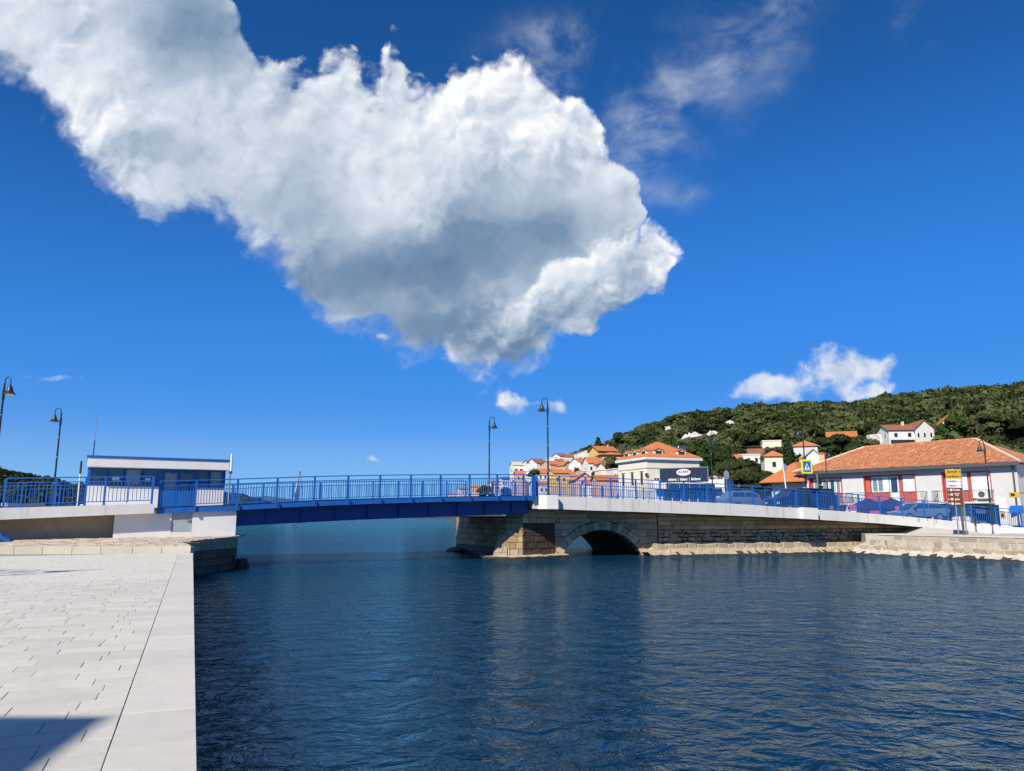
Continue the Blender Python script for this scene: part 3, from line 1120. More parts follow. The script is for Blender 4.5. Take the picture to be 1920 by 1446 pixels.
for a, b in ((-3.435, -2.695), (-2.685, -1.945)):
    d = MB()
    d.box(a, b, KQ + .03, KQ + .075, 2.96, 3.86).box(a, a + .10, KQ + .03, KQ + .075, 3.86, 4.795).box(b - .10, b, KQ + .03, KQ + .075, 3.86, 4.795).box(a + .10, b - .10, KQ + .03, KQ + .075, 4.69, 4.795)
    d.box(a + .10, b - .10, KQ + .018, KQ + .03, 3.05, 3.78)
    dd = d.build('door', M['blue'], kk, bevel=.006)
    MB().box(a + .10, b - .10, KQ + .045, KQ + .06, 3.86, 4.69).build('pane', M['curtain'] if a < -3 else M['glass'], dd)
    if a > -3:
        MB().box(a + .03, a + .06, KQ - .03, KQ + .03, 3.86, 3.98).build('handle', M['galv'], dd)
MB().box(-5.68, -5.36, KQ - .001, KQ + .019, 4.33, 4.47).box(-5.68, -5.36, KQ - .001, KQ + .019, 4.27, 4.315).build('notice', M['plain_white'], kk)
MB().box(-4.22, -4.0, KQ - .001, KQ + .019, 4.24, 4.40).build('notice', M['plain_white'], kk)

an = thing('radio_antenna', 'thin whip antenna standing on the left end of the kiosk roof', 'antenna', (0, 0, 0))
p = Vector(at(175, 854, 36.6)); q = Vector(at(184, 757, 36.6))
an.location = (p.x, p.y, 5.41)
MB().tube([(0, 0, 0), (0, 0, .75)], .028, 6).build('mast', M['blue_dark'], an)
MB().tube([(0, 0, .75), (0, 0, 2.5)], [.018, .009], 6).build('whip', M['galv'], an)

pl = thing('measuring_post', 'slim pole with white tube on top at the right end of the kiosk', 'pole', (0, 0, 0))
pl.location = tuple(Vector(at(427, 945, 38.6)) * Vector((1, 1, 0)).to_3d()) if False else (at(428, 945, 38.6).x, at(428, 945, 38.6).y, 3.1)
MB().tube([(0, 0, 0), (0, 0, 1.75)], .045, 8).build('pole', M['galv'], pl)
MB().tube([(.03, 0, 1.72), (.03, 0, 2.62)], .055, 10).build('tube', M['plain_white'], pl)
MB().box(-.06, .09, -.05, .05, 1.6, 1.72).build('bracket', M['iron'], pl)
pl = thing('barrier_post', 'slim grey pole with dark top behind the ramp railing left of the kiosk', 'pole')
p = at(145, 946, 39.5)
pl.location = (p.x, p.y, 2.9)
MB().tube([(0, 0, 0), (0, 0, 1.85)], .035, 8).build('pole', M['plain_white'], pl)
MB().tube([(0, 0, 1.85), (0, 0, 2.5)], .05, 8).build('dark_top', M['iron'], pl)

# stair at the far left
st = thing('metal_stair', 'blue metal stair leading up from the landing at far left', 'stair', LO, LA)
for q0 in (-1.5, -.62):
    MB().prism([(-9.45, 1.40), (-9.15, 1.40), (-12.2, 3.45), (-12.5, 3.45)], q0, q0 + .08, 'y').build('stringer', M['blue'], st)
for k in range(9):
    s = -9.55 - k * .30
    z = 1.55 + k * .2
    MB().box(s - .14, s + .14, -1.42, -.62, z, z + .03).build('tread', M['blue_dark'], st)

# ------------------------------------------------------------------ steel span
br = thing('steel_bridge_span', 'blue painted steel swing span across the channel', 'bridge', LO, LA)


def strip(mb, ss, qa, qb, zlo, zhi, m=0):
    for a, b in zip(ss[:-1], ss[1:]):
        mb.hexa([(a, qa, zlo(a)), (b, qa, zlo(b)), (b, qb, zlo(b)), (a, qb, zlo(a))], [(a, qa, zhi(a)), (b, qa, zhi(b)), (b, qb, zhi(b)), (a, qb, zhi(a))], m)


SS = list(np.linspace(-3.68, 17.2, 24))
for q0, q1, cap in ((-.15, -.13, 0), (9.53, 9.55, 0)):
    mb = MB()
    strip(mb, SS, q0, q1, lambda s: deck_z(s) - .27, lambda s: deck_z(s))
    strip(mb, SS, q1 if q0 < 0 else q0 - .10, q1 + .10 if q0 < 0 else q0, lambda s: deck_z(s) - .27, lambda s: deck_z(s) - .25)
    mb.build('edge_beam', M['blue'], br)
SD = list(np.linspace(0.02, 17.2, 20))
mb = MB()
strip(mb, SD, .0, 9.4, lambda s: deck_z(s) - .22, lambda s: deck_z(s) - .16)
mb.build('deck_plate', M['blue_dark'], br)
mb = MB()
strip(mb, SS, -.128, 1.18, lambda s: deck_z(s) - .04, lambda s: deck_z(s) + .025)
mb.build('walkway', M['walk'], br)
mb = MB()
strip(mb, SS, 8.2, 9.528, lambda s: deck_z(s) - .04, lambda s: deck_z(s) + .025)
mb.build('walkway', M['walk'], br)
mb = MB()
strip(mb, SD, 1.20, 8.18, lambda s: deck_z(s) - .155, lambda s: deck_z(s) - .06)
mb.build('road_surface', M['asphalt'], br)
for q in (.45, 3.3, 6.1, 9.0):
    mb = MB()
    strip(mb, SD, q, q + .03, girder_z, lambda s: deck_z(s) - .225)
    strip(mb, SD, q - .12, q - .001, lambda s: girder_z(s), lambda s: girder_z(s) + .03)
    strip(mb, SD, q + .031, q + .15, lambda s: girder_z(s), lambda s: girder_z(s) + .03)
    g_ = mb.build('girder', M['blue_dark'], br)
    if q < 1:
        for s in np.arange(1.5, 16.8, 1.81):
            MB().box(s, s + .02, q - .10, q - .002, girder_z(s) + .031, deck_z(s) - .24).build('stiffener', M['blue_dark'], g_)
posts = [-3.62, -2.0, -.05, 1.9, 3.82, 5.62, 7.42, 9.22, 11.03, 12.87, 14.69, 16.5]
for s in posts[2:]:
    MB().box(s + .055, s + .16, -.235, -.151, deck_z(s) - .30, deck_z(s) - .02).build('rail_bracket', M['blue_dark'], br)
rl = thing('bridge_railing', 'blue steel railing along the near edge of the steel span', 'railing', LO, LA)
railing(rl, lambda t: (t, -.20, 0), lambda t: deck_z(t), posts + [17.12], step=.128)
MB().box(17.2, 17.32, -.28, -.12, 3.5, 4.98).build('end_post', M['blue'], rl)
rl = thing('bridge_railing', 'blue steel railing along the far edge of the steel span', 'railing', LO, LA)
railing(rl, lambda t: (t, 9.58, 0), lambda t: deck_z(t), [-2.6, -.8, 1.2, 3.02, 4.88, 6.65, 8.45, 10.24, 12.06, 13.86, 15.7, 17.2], step=.128, singles=False)

# ------------------------------------------------------------------ stone viaduct with white concrete deck, curving away to the right
EO = Vector((1.25, 46.95))
_path = []
_x, _y, _t = EO.x, EO.y, 0.0


def _head(t):
    return R(18) if t < 23.5 else (R(18 - 24 * (t - 23.5) / 14) if t < 37.5 else R(-6))


while _t < 52.01:
    _path.append((_t, _x, _y, _head(_t)))
    _h = _head(_t + .125)
    _x += .25 * math.cos(_h)
    _y += .25 * math.sin(_h)
    _t += .25
_pt = [p[0] for p in _path]


def rp(t, q=0.0):
    """point on the viaduct: t metres along its front face, q metres behind it"""
    x = float(np.interp(t, _pt, [p[1] for p in _path]))
    y = float(np.interp(t, _pt, [p[2] for p in _path]))
    if t < 0:
        x, y = EO.x + t * math.cos(R(18)), EO.y + t * math.sin(R(18))
    h = _head(t)
    return x - math.sin(h) * q, y + math.cos(h) * q, h


ZT = [(-1, 3.78), (0, 3.76), (1.5, 3.74), (3.5, 3.70), (7.25, 3.59), (11.25, 3.46), (15.25, 3.31), (19.5, 3.07), (23.25, 2.86), (26.25, 2.66), (28.5, 2.49), (30.25, 2.35), (32.75, 2.10), (34.5, 1.90), (36.5, 1.74), (39, 1.62), (52, 1.52)]
ZB = [(-1, 3.0), (1.5, 2.97), (3.5, 2.90), (7.25, 2.80), (11.25, 2.67), (15.25, 2.53), (19.5, 2.36), (23.25, 2.17), (26.25, 2.02), (28.5, 1.84), (30.25, 1.69), (32.75, 1.42), (34.5, 1.22), (36.5, 1.0), (52, .9)]


def zt(t):
    return table(t, ZT)


def zb(t):
    return table(t, ZB)


def rl_pt(t, q, z):
    x, y, _ = rp(t, q)
    return (x - EO.x, y - EO.y, z)


def sweep(mb, t0, t1, step, qa, qb, zlo, zhi, m=0):
    n = max(1, int(round((t1 - t0) / step)))
    prev = None
    for i in range(n + 1):
        t = t0 + (t1 - t0) * i / n
        lo, hi = zlo(t), zhi(t)
        ring = [rl_pt(t, qa, lo), rl_pt(t, qb, lo), rl_pt(t, qb, hi), rl_pt(t, qa, hi)]
        o = len(mb.v)
        mb.v += ring
        if prev is not None:
            for k in range(4):
                mb.f.append((prev + k, prev + (k + 1) % 4, o + (k + 1) % 4, o + k))
                mb.mi.append(m)
        if i in (0, n):
            mb.f.append((o, o + 1, o + 2, o + 3))
            mb.mi.append(m)
        prev = o
    return mb


vd = thing('viaduct_deck', 'long white concrete deck edge of the road running from the pier to the right', 'bridge deck', (EO.x, EO.y, 0))
mb = MB()
sweep(mb, .02, 46, .5, .0, .28, zb, zt)
mb.build('edge_beam', M['fascia'], vd)
mb = MB()
sweep(mb, .02, 32, .5, .281, 9.4, lambda t: zb(t) + .05, lambda t: zt(t) - .13)
mb.build('slab', M['bare_concrete'], vd)
mb = MB()
sweep(mb, .02, 46, .5, .282, 1.5, lambda t: zt(t) - .12, lambda t: zt(t) - .01)
mb.build('walkway', M['walk'], vd)
mb = MB()
sweep(mb, .02, 46, .5, 1.51, 9.3, lambda t: zt(t) - .12, lambda t: zt(t) - .10)
mb.build('road_surface', M['asphalt'], vd)
# edge joints and rust runs on the beam
for t in (5.2, 9.6, 14.0, 18.2, 25.3):
    mb = MB()
    sweep(mb, t, t + .02, .02, -.004, -.001, lambda k: zb(k) + .01, lambda k: zt(k) - .01)
    mb.build('expansion_joint', M['joint'], vd)
for t, hgt in ((25.9, .22), (26.4, .12), (27.3, .10), (29.3, .28), (29.45, .36), (30.1, .2), (30.6, .5), (30.75, .25), (28.2, .12), (16.0, .18), (10.3, .2), (7.9, .22)):
    mb = MB()
    sweep(mb, t, t + random.uniform(.02, .05), .05, -.003, -.001, lambda k: zt(k) - hgt, lambda k: zt(k) - .02)
    mb.build('rust_streak', M['rust'], vd)
# lamp blocks that stand out from the deck edge
for t0, t1, ch in ((.35, 1.55, .45), (19.55, 20.75, 0.0), (34.0, 35.1, 0.0)):
    pa = [(t0, .0), (t0 + ch, -.42), (t1, -.42), (t1, .0)]
    lo = [rl_pt(a, q, zb(a) - .02 + (.0 if ch else .0)) for a, q in pa]
    hi = [rl_pt(a, q, zt(a) + .06) for a, q in pa]
    if t0 > 30:
        lo = [(p[0], p[1], 1.2) for p in lo]
    MB().hexa(lo, hi).build('lamp_block', M['white'], vd, bevel=.015)

# near and far railings
rl = thing('viaduct_railing', 'long blue steel railing along the near edge of the white concrete deck', 'railing', (EO.x, EO.y, 0))


def rpos(q):
    def f(t):
        x, y, h = rp(t, q)
        return (x - EO.x, y - EO.y, h)
    return f


near_posts = [.35, 1.85] + [1.85 + 1.76 * k for k in range(1, 25)]
railing(rl, rpos(.14), lambda t: zt(t) - .0, near_posts, step=.135, drop=.03)
rl = thing('viaduct_railing', 'blue steel railing along the far side of the road in front of the bakery', 'railing', (EO.x, EO.y, 0))
railing(rl, rpos(9.35), lambda t: zt(t), [.2 + 1.76 * k for k in range(0, 15)], step=.135, singles=False)

# ------------------------------------------------------------------ pier
pier = thing('bridge_pier', 'tall buff stone pier with pointed cutwater in the middle of the channel', 'pier')
PB, PD, PC = Vector((.67, 47.55)), Vector((-.27, 47.50)), Vector((2.75, 49.40))
PD2 = PD + Vector((-.385, .923)) * 10
PC2 = PC + Vector((-.309, .951)) * 8.4


def seg_place(a, b):
    """wall frame on the line a->b, outside to the right of it (towards the viewer for left-to-right lines)"""
    d = (b - a).normalized()
    m = Vector((-d.y, d.x))
    return lambda s, q, z: (a.x + d.x * s + m.x * q, a.y + d.y * s + m.y * q, z)


def inset(p, k=.05):
    c = Vector((0.2, 53))
    d = (c - p).normalized()
    return p + d * k


core_pts = [inset(p) for p in (PD, PB, PC, PC2, PD2)]
n = len(core_pts)
MB().prism([(p.x, p.y) for p in core_pts], -1, 2.52, 'z').build('core', M['mortar'], pier)
hs = [.42, .40, .40, .38, .40, .38, .36]
for a, b, top in ((PD2, PD, 2.48), (PD, PB, 2.98), (PB, PC, 3.0)):
    L = (b - a).length
    pl_ = seg_place(a, b)
    hh = hs if top < 2.9 else hs + [.36]
    base = -.28
    for poly in courses(0, L, hh, base, (.5, 1.05) if L > 2 else (.35, .65)):
        zc = poly[0][1]
        if a is PD2 and poly[0][0] < L - 6.5 and zc < 0:
            continue
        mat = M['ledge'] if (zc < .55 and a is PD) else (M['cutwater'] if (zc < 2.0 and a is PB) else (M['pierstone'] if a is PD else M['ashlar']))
        if a is PD2 and zc < .45:
            mat = M['wetstone']
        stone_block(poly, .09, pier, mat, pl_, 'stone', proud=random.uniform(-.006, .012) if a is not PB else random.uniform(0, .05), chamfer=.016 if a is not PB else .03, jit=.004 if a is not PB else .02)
cap = [inset(p, .02) for p in (PD, PB, PC)] + [inset(PC, .02) + Vector((-.9, 1.2)), inset(PD, .02) + Vector((-.1, 1.2))]
MB().prism([(p.x, p.y) for p in cap], 2.521, 2.93, 'z').build('bearing_block', M['bare_concrete'], pier)
# low buttress on the left of the cutwater
fp = seg_place(PD + Vector((-.95, .02)), PD)
MB().add([fp(0, 0, -.2), fp(.93, 0, -.2), fp(.93, 1.0, -.2), fp(0, .9, -.2), fp(.38, .05, 1.40), fp(.93, .05, 1.40), fp(.93, .7, 1.44), fp(.45, .7, 1.40)],
         [(0, 1, 5, 4), (1, 2, 6, 5), (2, 3, 7, 6), (3, 0, 4, 7), (4, 5, 6, 7)]).build('buttress', M['mortar'], pier)
for z0, z1 in ((-.15, .33), (.34, .72), (.73, 1.08), (1.09, 1.41)):
    def xl(z):
        return .38 * max(0, z) / 1.40
    mid = random.uniform(.5, .65)
    for a0, a1, b0, b1 in ((xl(z0), xl(z1), mid, mid), (mid + .012, mid + .012, .92, .92)):
        stone_block([(a0, z0), (b0, z0), (b1, z1), (a1, z1)], .02, pier, M['ledge'] if z1 < .8 else M['pierstone'], fp, 'stone', proud=.012 - .02 * max(0, z0), jit=.006)
# weedy footing course at the waterline
ft = [PD + Vector((-1.7, -.15)), PD + Vector((-.3, -.55)), PB + Vector((.1, -.55)), PC + Vector((.9, -.25)), PC + Vector((.8, .5)), PD + Vector((-1.8, .8))]
mb = MB()
ring = []
for a, b in zip(ft, ft[1:] + ft[:1]):
    k = max(2, int((b - a).length / .3))
    for i in range(k):
        p = a + (b - a) * (i / k)
        ring.append((p.x + random.uniform(-.07, .07), p.y + random.uniform(-.07, .07)))
n = len(ring)
cx, cy = sum(p[0] for p in ring) / n, sum(p[1] for p in ring) / n
vs = [(p[0], p[1], -.4) for p in ring] + [(p[0], p[1], random.uniform(.06, .13)) for p in ring] + [(cx + (p[0] - cx) * .93, cy + (p[1] - cy) * .9, random.uniform(.13, .24)) for p in ring]
mb.add(vs, [(a + k * n, (a + 1) % n + k * n, (a + 1) % n + (k + 1) * n, a + (k + 1) * n) for k in (0, 1) for a in range(n)] + [tuple(range(2 * n, 3 * n))])
mb.mi = [0] * n + [1] * (n + 1)
mb.build('footing', [M['weed'], M['ledge']], pier)
mb = MB()
vs = []
for k, (r, z) in enumerate(((1.0, -.4), (.95, .12), (.6, .3))):
    for i in range(12):
        a = 2 * math.pi * i / 12
        vs.append((PD2.x + .4 + math.cos(a) * 1.1 * r * random.uniform(.85, 1.1), PD2.y - .3 + math.sin(a) * 1.6 * r * random.uniform(.85, 1.1), z))
mb.add(vs, [(a + k * 12, (a + 1) % 12 + k * 12, (a + 1) % 12 + (k + 1) * 12, a + (k + 1) * 12) for k in (0, 1) for a in range(12)] + [tuple(range(24, 36))])
mb.build('footing', M['weed'], pier)

# ------------------------------------------------------------------ arch and retaining wall under the deck
WQ = 1.9                                  # the wall stands back under the overhanging deck
AW_O = Vector(rp(0, WQ)[:2])
aw_place = frame((AW_O.x, AW_O.y), R(18))
arch = thing('arch_wall', 'shaded stone wall with one round arch over the water beside the pier', 'wall')
AC, AZ, AR, RING = 5.5, -1.62, 3.27, .52
BARREL = 8.0


def lz(s):
    return zb(s) + .04


# body of the wall with the arch opening, as thick as the bridge
NA = 20
a0 = math.asin(-(AZ + .3) / AR) if abs((AZ + .3) / AR) < 1 else 0
angs = [math.pi - a0 + (2 * a0 - math.pi) * i / NA for i in range(NA + 1)]
apts = [(AC + AR * math.cos(a), AZ + AR * math.sin(a)) for a in angs]
mb = MB()
qf, qb = .05, BARREL


def quad(pa, pb, q0, q1):
    o = len(mb.v)
    mb.v += [aw_place(pa[0], q0, pa[1]), aw_place(pb[0], q0, pb[1]), aw_place(pb[0], q1, pb[1]), aw_place(pa[0], q1, pa[1])]
    mb.f.append((o, o + 1, o + 2, o + 3))
    mb.mi.append(0)


for a, b in zip(apts[:-1], apts[1:]):
    quad(a, b, qf, qb)                                                     # barrel
    for q in (qf, qb):
        o = len(mb.v)
        mb.v += [aw_place(a[0], q, a[1]), aw_place(b[0], q, b[1]), aw_place(b[0], q, lz(b[0])), aw_place(a[0], q, lz(a[0]))]
        mb.f.append((o, o + 1, o + 2, o + 3))
        mb.mi.append(0)
mb.build('core', M['mortar'], arch)
xl_, xr_ = apts[0][0], apts[-1][0]
for s0, s1 in ((1.6, xl_), (xr_, 9.6)):
    m2 = MB()
    m2.add([aw_place(s0, qf, -1), aw_place(s1, qf, -1), aw_place(s1, qb, -1), aw_place(s0, qb, -1), aw_place(s0, qf, lz(s0)), aw_place(s1, qf, lz(s1)), aw_place(s1, qb, lz(s1)), aw_place(s0, qb, lz(s0))],
           [(0, 1, 5, 4), (1, 2, 6, 5), (2, 3, 7, 6), (3, 0, 4, 7)])
    m2.build('core', M['mortar'], arch)
# voussoirs
NV = 19
for i in range(NV):
    t0_ = math.pi - a0 + (2 * a0 - math.pi) * i / NV
    t1_ = math.pi - a0 + (2 * a0 - math.pi) * (i + 1) / NV
    e = .004
    t0_, t1_ = t0_ - e, t1_ + e
    ro = AR + RING + random.uniform(-.05, .05)
    poly = [(AC + AR * math.cos(t0_), AZ + AR * math.sin(t0_)), (AC + ro * math.cos(t0_), AZ + ro * math.sin(t0_)), (AC + ro * math.cos(t1_), AZ + ro * math.sin(t1_)), (AC + AR * math.cos(t1_), AZ + AR * math.sin(t1_))]
    stone_block(poly[::-1], .6, arch, M['rubble'] if i % 3 else M['ashlar'], aw_place, 'voussoir', proud=.03, chamfer=.012, jit=.004)


def clip_arch(poly):
    c = (sum(p[0] for p in poly) / len(poly), sum(p[1] for p in poly) / len(poly))
    dx, dz = c[0] - AC, c[1] - AZ
    d = math.hypot(dx, dz)
    rr = AR + RING + .02
    # all corners inside the ring: drop
    if all(math.hypot(p[0] - AC, p[1] - AZ) < rr for p in poly):
        return []
    if d < 1e-3:
        return []
    ux, uz = dx / d, dz / d
    # cut by the tangent of the ring
    return clip_poly(poly, -ux, -uz, -(ux * AC + uz * AZ + rr))


def clip_top(poly, zf, off):
    s0, s1 = poly[0][0], max(p[0] for p in poly)
    z0, z1 = zf(s0) - off, zf(s1) - off
    if abs(s1 - s0) < 1e-3:
        return poly
    k = (z1 - z0) / (s1 - s0)
    return clip_poly(poly, -k, 1, z0 - k * s0)


for z0, hts, lens, mat in ((2.1, [.30, .30, .28], (.7, 1.5), 'ashlar'), (-.2, [.5, .46, .46, .46, .42], (.6, 1.3), 'rubble')):
    for poly in courses(1.75, 9.55, hts, z0, lens):
        poly = clip_top(poly, zb, .02)
        if len(poly) > 2:
            poly = clip_arch(poly)
        if len(poly) > 2:
            ar = max(p[0] for p in poly) - min(p[0] for p in poly)
            if ar > .08:
                stone_block(poly, .05, arch, M[mat], aw_place, 'stone', proud=random.uniform(0, .012) if mat == 'ashlar' else random.uniform(-.01, .012), jit=.004)

# retaining wall to the right: dressed courses above, rough rubble below
rw = thing('retaining_wall', 'long shaded retaining wall of ashlar over dark rubble under the white deck', 'wall')


def rw_place(s, q, z):
    x, y, _ = rp(s, WQ + q)
    return (x, y, z)


mb = MB()
prev = None
for s in np.arange(9.6, 40.1, .8):
    ring = [rw_place(s, .06, -1), rw_place(s, 1.2, -1), rw_place(s, 1.2, zb(s) + .04), rw_place(s, .06, zb(s) + .04)]
    o = len(mb.v)
    mb.v += ring
    if prev is not None:
        for k in range(4):
            mb.f.append((prev + k, prev + (k + 1) % 4, o + (k + 1) % 4, o + k))
            mb.mi.append(0)
    else:
        mb.f.append((o, o + 1, o + 2, o + 3))
        mb.mi.append(0)
    prev = o
mb.build('core', M['mortar'], rw)
for poly in courses(9.6, 31.5, [.30, .29, .29, .28], 1.62, (.55, 1.25)):
    poly = clip_top(poly, zb, .02)
    if len(poly) > 2 and max(p[1] for p in poly) - min(p[1] for p in poly) > .06:
        stone_block(poly, .05, rw, M['ashlar'], rw_place, 'stone', proud=random.uniform(0, .012), jit=.004)
z = .55
for h in (.30, .27, .26, .25):
    s = 9.6
    while s < 30:
        ln = random.uniform(.28, .75)
        ja = random.uniform
        poly = [(s + .02, z + .02 + ja(-.05, .05)), (s + ln - .03, z + .02 + ja(-.05, .05)), (s + ln - .02 + ja(-.05, .05), z + h - .02 + ja(-.05, .04)), (s + .03 + ja(-.05, .05), z + h - .02 + ja(-.05, .04))]
        if z > 1.2:
            poly[2] = (poly[2][0], min(poly[2][1], 1.60))
            poly[3] = (poly[3][0], min(poly[3][1], 1.60))
        poly = clip_top(poly, zb, .03)
        if len(poly) > 2:
            stone_block(poly, .04, rw, M['rubble'], rw_place, 'stone', proud=random.uniform(-.01, .05), chamfer=.035, jit=.02)
        s += ln
    z += h

# pale ledge at the foot of the wall
lg = thing('stone_ledge', 'pale sunlit stone ledge along the waterline below the shaded retaining wall', 'ledge')


def lg_place(s, q, z):
    x, y, _ = rp(s, 1.12 + q)
    return (x, y, z)


mb = MB()
prev = None
for s in np.arange(8.3, 27.3, .22):
    k = min(1, max(0, (s - 8.4) / .9))
    r_ = random.uniform
    prof = [(-.62 + r_(-.06, .06), -.3), (-.52 + r_(-.07, .07), .05 + r_(-.03, .03)), (-.16 + r_(-.04, .04), .20 + r_(-.03, .03)), (.03 + .3 * (1 - k), .22 + .23 * k + r_(-.02, .02)), (.9, .22 + .50 * k + r_(-.02, .02)), (.9, -.3)]
    o = len(mb.v)
    mb.v += [lg_place(s, q, z_) for q, z_ in prof]
    if prev is not None:
        for j in range(5):
            mb.f.append((prev + j, prev + j + 1, o + j + 1, o + j))
            mb.mi.append(1 if j == 0 or (j == 1 and random.random() < .12) else 0)
    prev = o
mb.build('apron', [M['ledge'], M['weed']], lg, smooth=False)
s = 9.0
while s < 26.6:
    ln = random.uniform(.45, 1.1)
    poly = [(s + .015, .30), (s + ln - .015, .30), (s + ln - .03, .70 + random.uniform(-.06, .06)), (s + .03, .72 + random.uniform(-.06, .06))]
    stone_block(poly, .85, lg, M['ledge'], lg_place, 'stone', proud=random.uniform(-.03, .03), chamfer=.05, jit=.02)
    s += ln

# ------------------------------------------------------------------ right-hand quay in front of the ramp
QR0, QR1 = Vector((23.6, 53.35)), Vector((36.6, 34.0))
qr = (QR1 - QR0).normalized()
LQ = (QR1 - QR0).length
qr_place = seg_place(QR0, QR1)
prom = MB().prism([(QR0.x + .9, QR0.y - .2 + .35), (QR1.x + .35, QR1.y), (62, 34), (62, 60), (30, 57.2), (25.5, 56.6)], -1, 1.30, 'z').build('promenade', M['quaymortar'])
tag(prom, 'narrow pale concrete promenade between the right quay wall and the white ramp', 'promenade', kind='structure')
qw = thing('quay_wall', 'sunlit buff stone quay wall at the right edge of the water', 'wall')
mb = MB()
prev = None
for s in np.arange(0, LQ + .3, .25):
    r_ = random.uniform
    top = 1.32 if s > 1.9 else .45 + .87 * (s / 1.9)
    prof = [(-.55 + r_(-.12, .12), -.3), (-.42 + r_(-.14, .14), .06 + r_(-.05, .05)), (-.22 + r_(-.07, .07), .18 + r_(-.05, .06)), (-.03 + r_(-.03, .03), min(top, .42 + r_(-.04, .04))), (.0, top - .02), (.05, top), (1.1, top)]
    o = len(mb.v)
    mb.v += [qr_place(s, q, z_) for q, z_ in prof]
    if prev is not None:
        for j in range(6):
            mb.f.append((prev + j, prev + j + 1, o + j + 1, o + j))
            mb.mi.append(1 if j == 0 or (j == 1 and random.random() < .35) else 0)
    prev = o
mb.build('core', [M['quaymortar'], M['weed']], qw)
for z0, z1, lens in ((.98, 1.27, (.5, 1.3)), (.60, .95, (.4, 1.0)), (.30, .58, (.35, .9))):
    s = .5 if z0 < .5 else (1.1 if z0 < .9 else 1.7)
    while s < LQ:
        ln = random.uniform(*lens)
        j = lambda a: random.uniform(-a, a)
        poly = [(s + .03, z0 + j(.04)), (s + ln - .04, z0 + j(.04)), (s + ln - .03 + j(.05), z1 + j(.03)), (s + .03 + j(.05), z1 + j(.03))]
        stone_block(poly, .1, qw, M['quaystone'], qr_place, 'stone', proud=random.uniform(.0, .03) + (.10 if z0 < .5 else 0), chamfer=.03, jit=.012)
        s += ln
mb = MB()
prev = None
for s in np.arange(1.85, LQ + .2, .6):
    ring = [qr_place(s, -.05, 1.285), qr_place(s, .6, 1.285), qr_place(s, .6, 1.375), qr_place(s, -.05, 1.375)]
    o = len(mb.v)
    mb.v += ring
    if prev is not None:
        for k in range(4):
            mb.f.append((prev + k, prev + (k + 1) % 4, o + (k + 1) % 4, o + k))
            mb.mi.append(0)
    else:
        mb.f.append((o, o + 1, o + 2, o + 3))
        mb.mi.append(0)
    prev = o
mb.build('coping', M['coping'], qw)
# sloping concrete wedge and foot wall below the ramp
wd = MB()
a, b = 28.6, 34.5
wd.add([rl_pt(a, -.35, 1.25), rl_pt(b, -.35, 1.25), rl_pt(b, 1.6, 1.25), rl_pt(a, 1.6, 1.25), rl_pt(a + 1.2, -.25, 1.75), rl_pt(b, -.25, 1.33), rl_pt(b, 1.6, 1.4), rl_pt(a + 1.2, 1.6, 1.75)],
       [(0, 1, 5, 4), (1, 2, 6, 5), (2, 3, 7, 6), (3, 0, 4, 7), (4, 5, 6, 7)])
w_ = wd.build('concrete_wedge', M['kerb'])
w_.location = (EO.x, EO.y, 0)
tag(w_, 'pale sloping concrete wedge tucked under the white ramp above the right quay', 'wedge')

# ------------------------------------------------------------------ land: shore, town slope and wooded hill
A_COAST = [(-.16, 640), (-.085, 610), (-.06, 500), (-.03, 395), (0, 292), (.03, 265), (.06, 235), (.085, 200), (.115, 150), (.14, 84), (.19, 62), (.30, 62.5), (.45, 66), (.60, 66.5), (.72, 60), (1.4, 50)]
A_FOOT = [(-.16, 645), (-.085, 614), (-.05, 472), (0, 304), (.03, 278), (.06, 245), (.085, 205), (.115, 165), (.14, 150), (.17, 150), (.24, 150), (.35, 140), (.45, 130), (.60, 108), (.70, 100), (1.4, 100)]
A_RIDGE = [(-.16, 760), (-.085, 720), (-.05, 640), (0, 540), (.06, 480), (.10, 455), (.17, 430), (.24, 415), (.35, 400), (.45, 385), (.60, 350), (.70, 335), (1.4, 330)]
A_SKYV = [(-.16, 972), (-.10, 965), (-.085, 950), (-.05, 934), (0, 907), (.03, 896), (.06, 884), (.092, 866), (.155, 829), (.24, 795), (.30, 787), (.345, 783), (.45, 779), (.507, 768), (.59, 759), (.676, 751), (1.0, 715), (1.4, 700)]


def ground_level(a):
    return table(a, [(-.2, 1.3), (.15, 2.0), (.30, 2.6), (.42, 2.4), (.55, 1.9), (.70, 1.5), (1.4, 1.5)])


def land_z(x, y):
    a = x / y
    yc = table(a, A_COAST)
    if y < yc:
        return -1.5
    y0, y1 = table(a, A_FOOT), table(a, A_RIDGE)
    zg = ground_level(a) * min(1, .35 + (y - yc) / 6)
    v = table(a, A_SKYV)
    b = (723 - v) / F
    zr = CAM_Z + (_s + _c * b) / (_c - _s * b) * y1
    if y <= y0:
        return zg
    k = (y - y0) / (y1 - y0)
    if k <= 1:
        kk = k ** 1.12
        return zg + (zr - zg) * (1 - (1 - kk) ** 1.35) + 1.4 * math.sin(x * .11 + y * .07) * math.sin(y * .05 - x * .03) * min(1, k * 4) * min(1, (1 - k) * 4)
    return zr * max(0, 1 - ((k - 1) * .9) ** 2) + .2


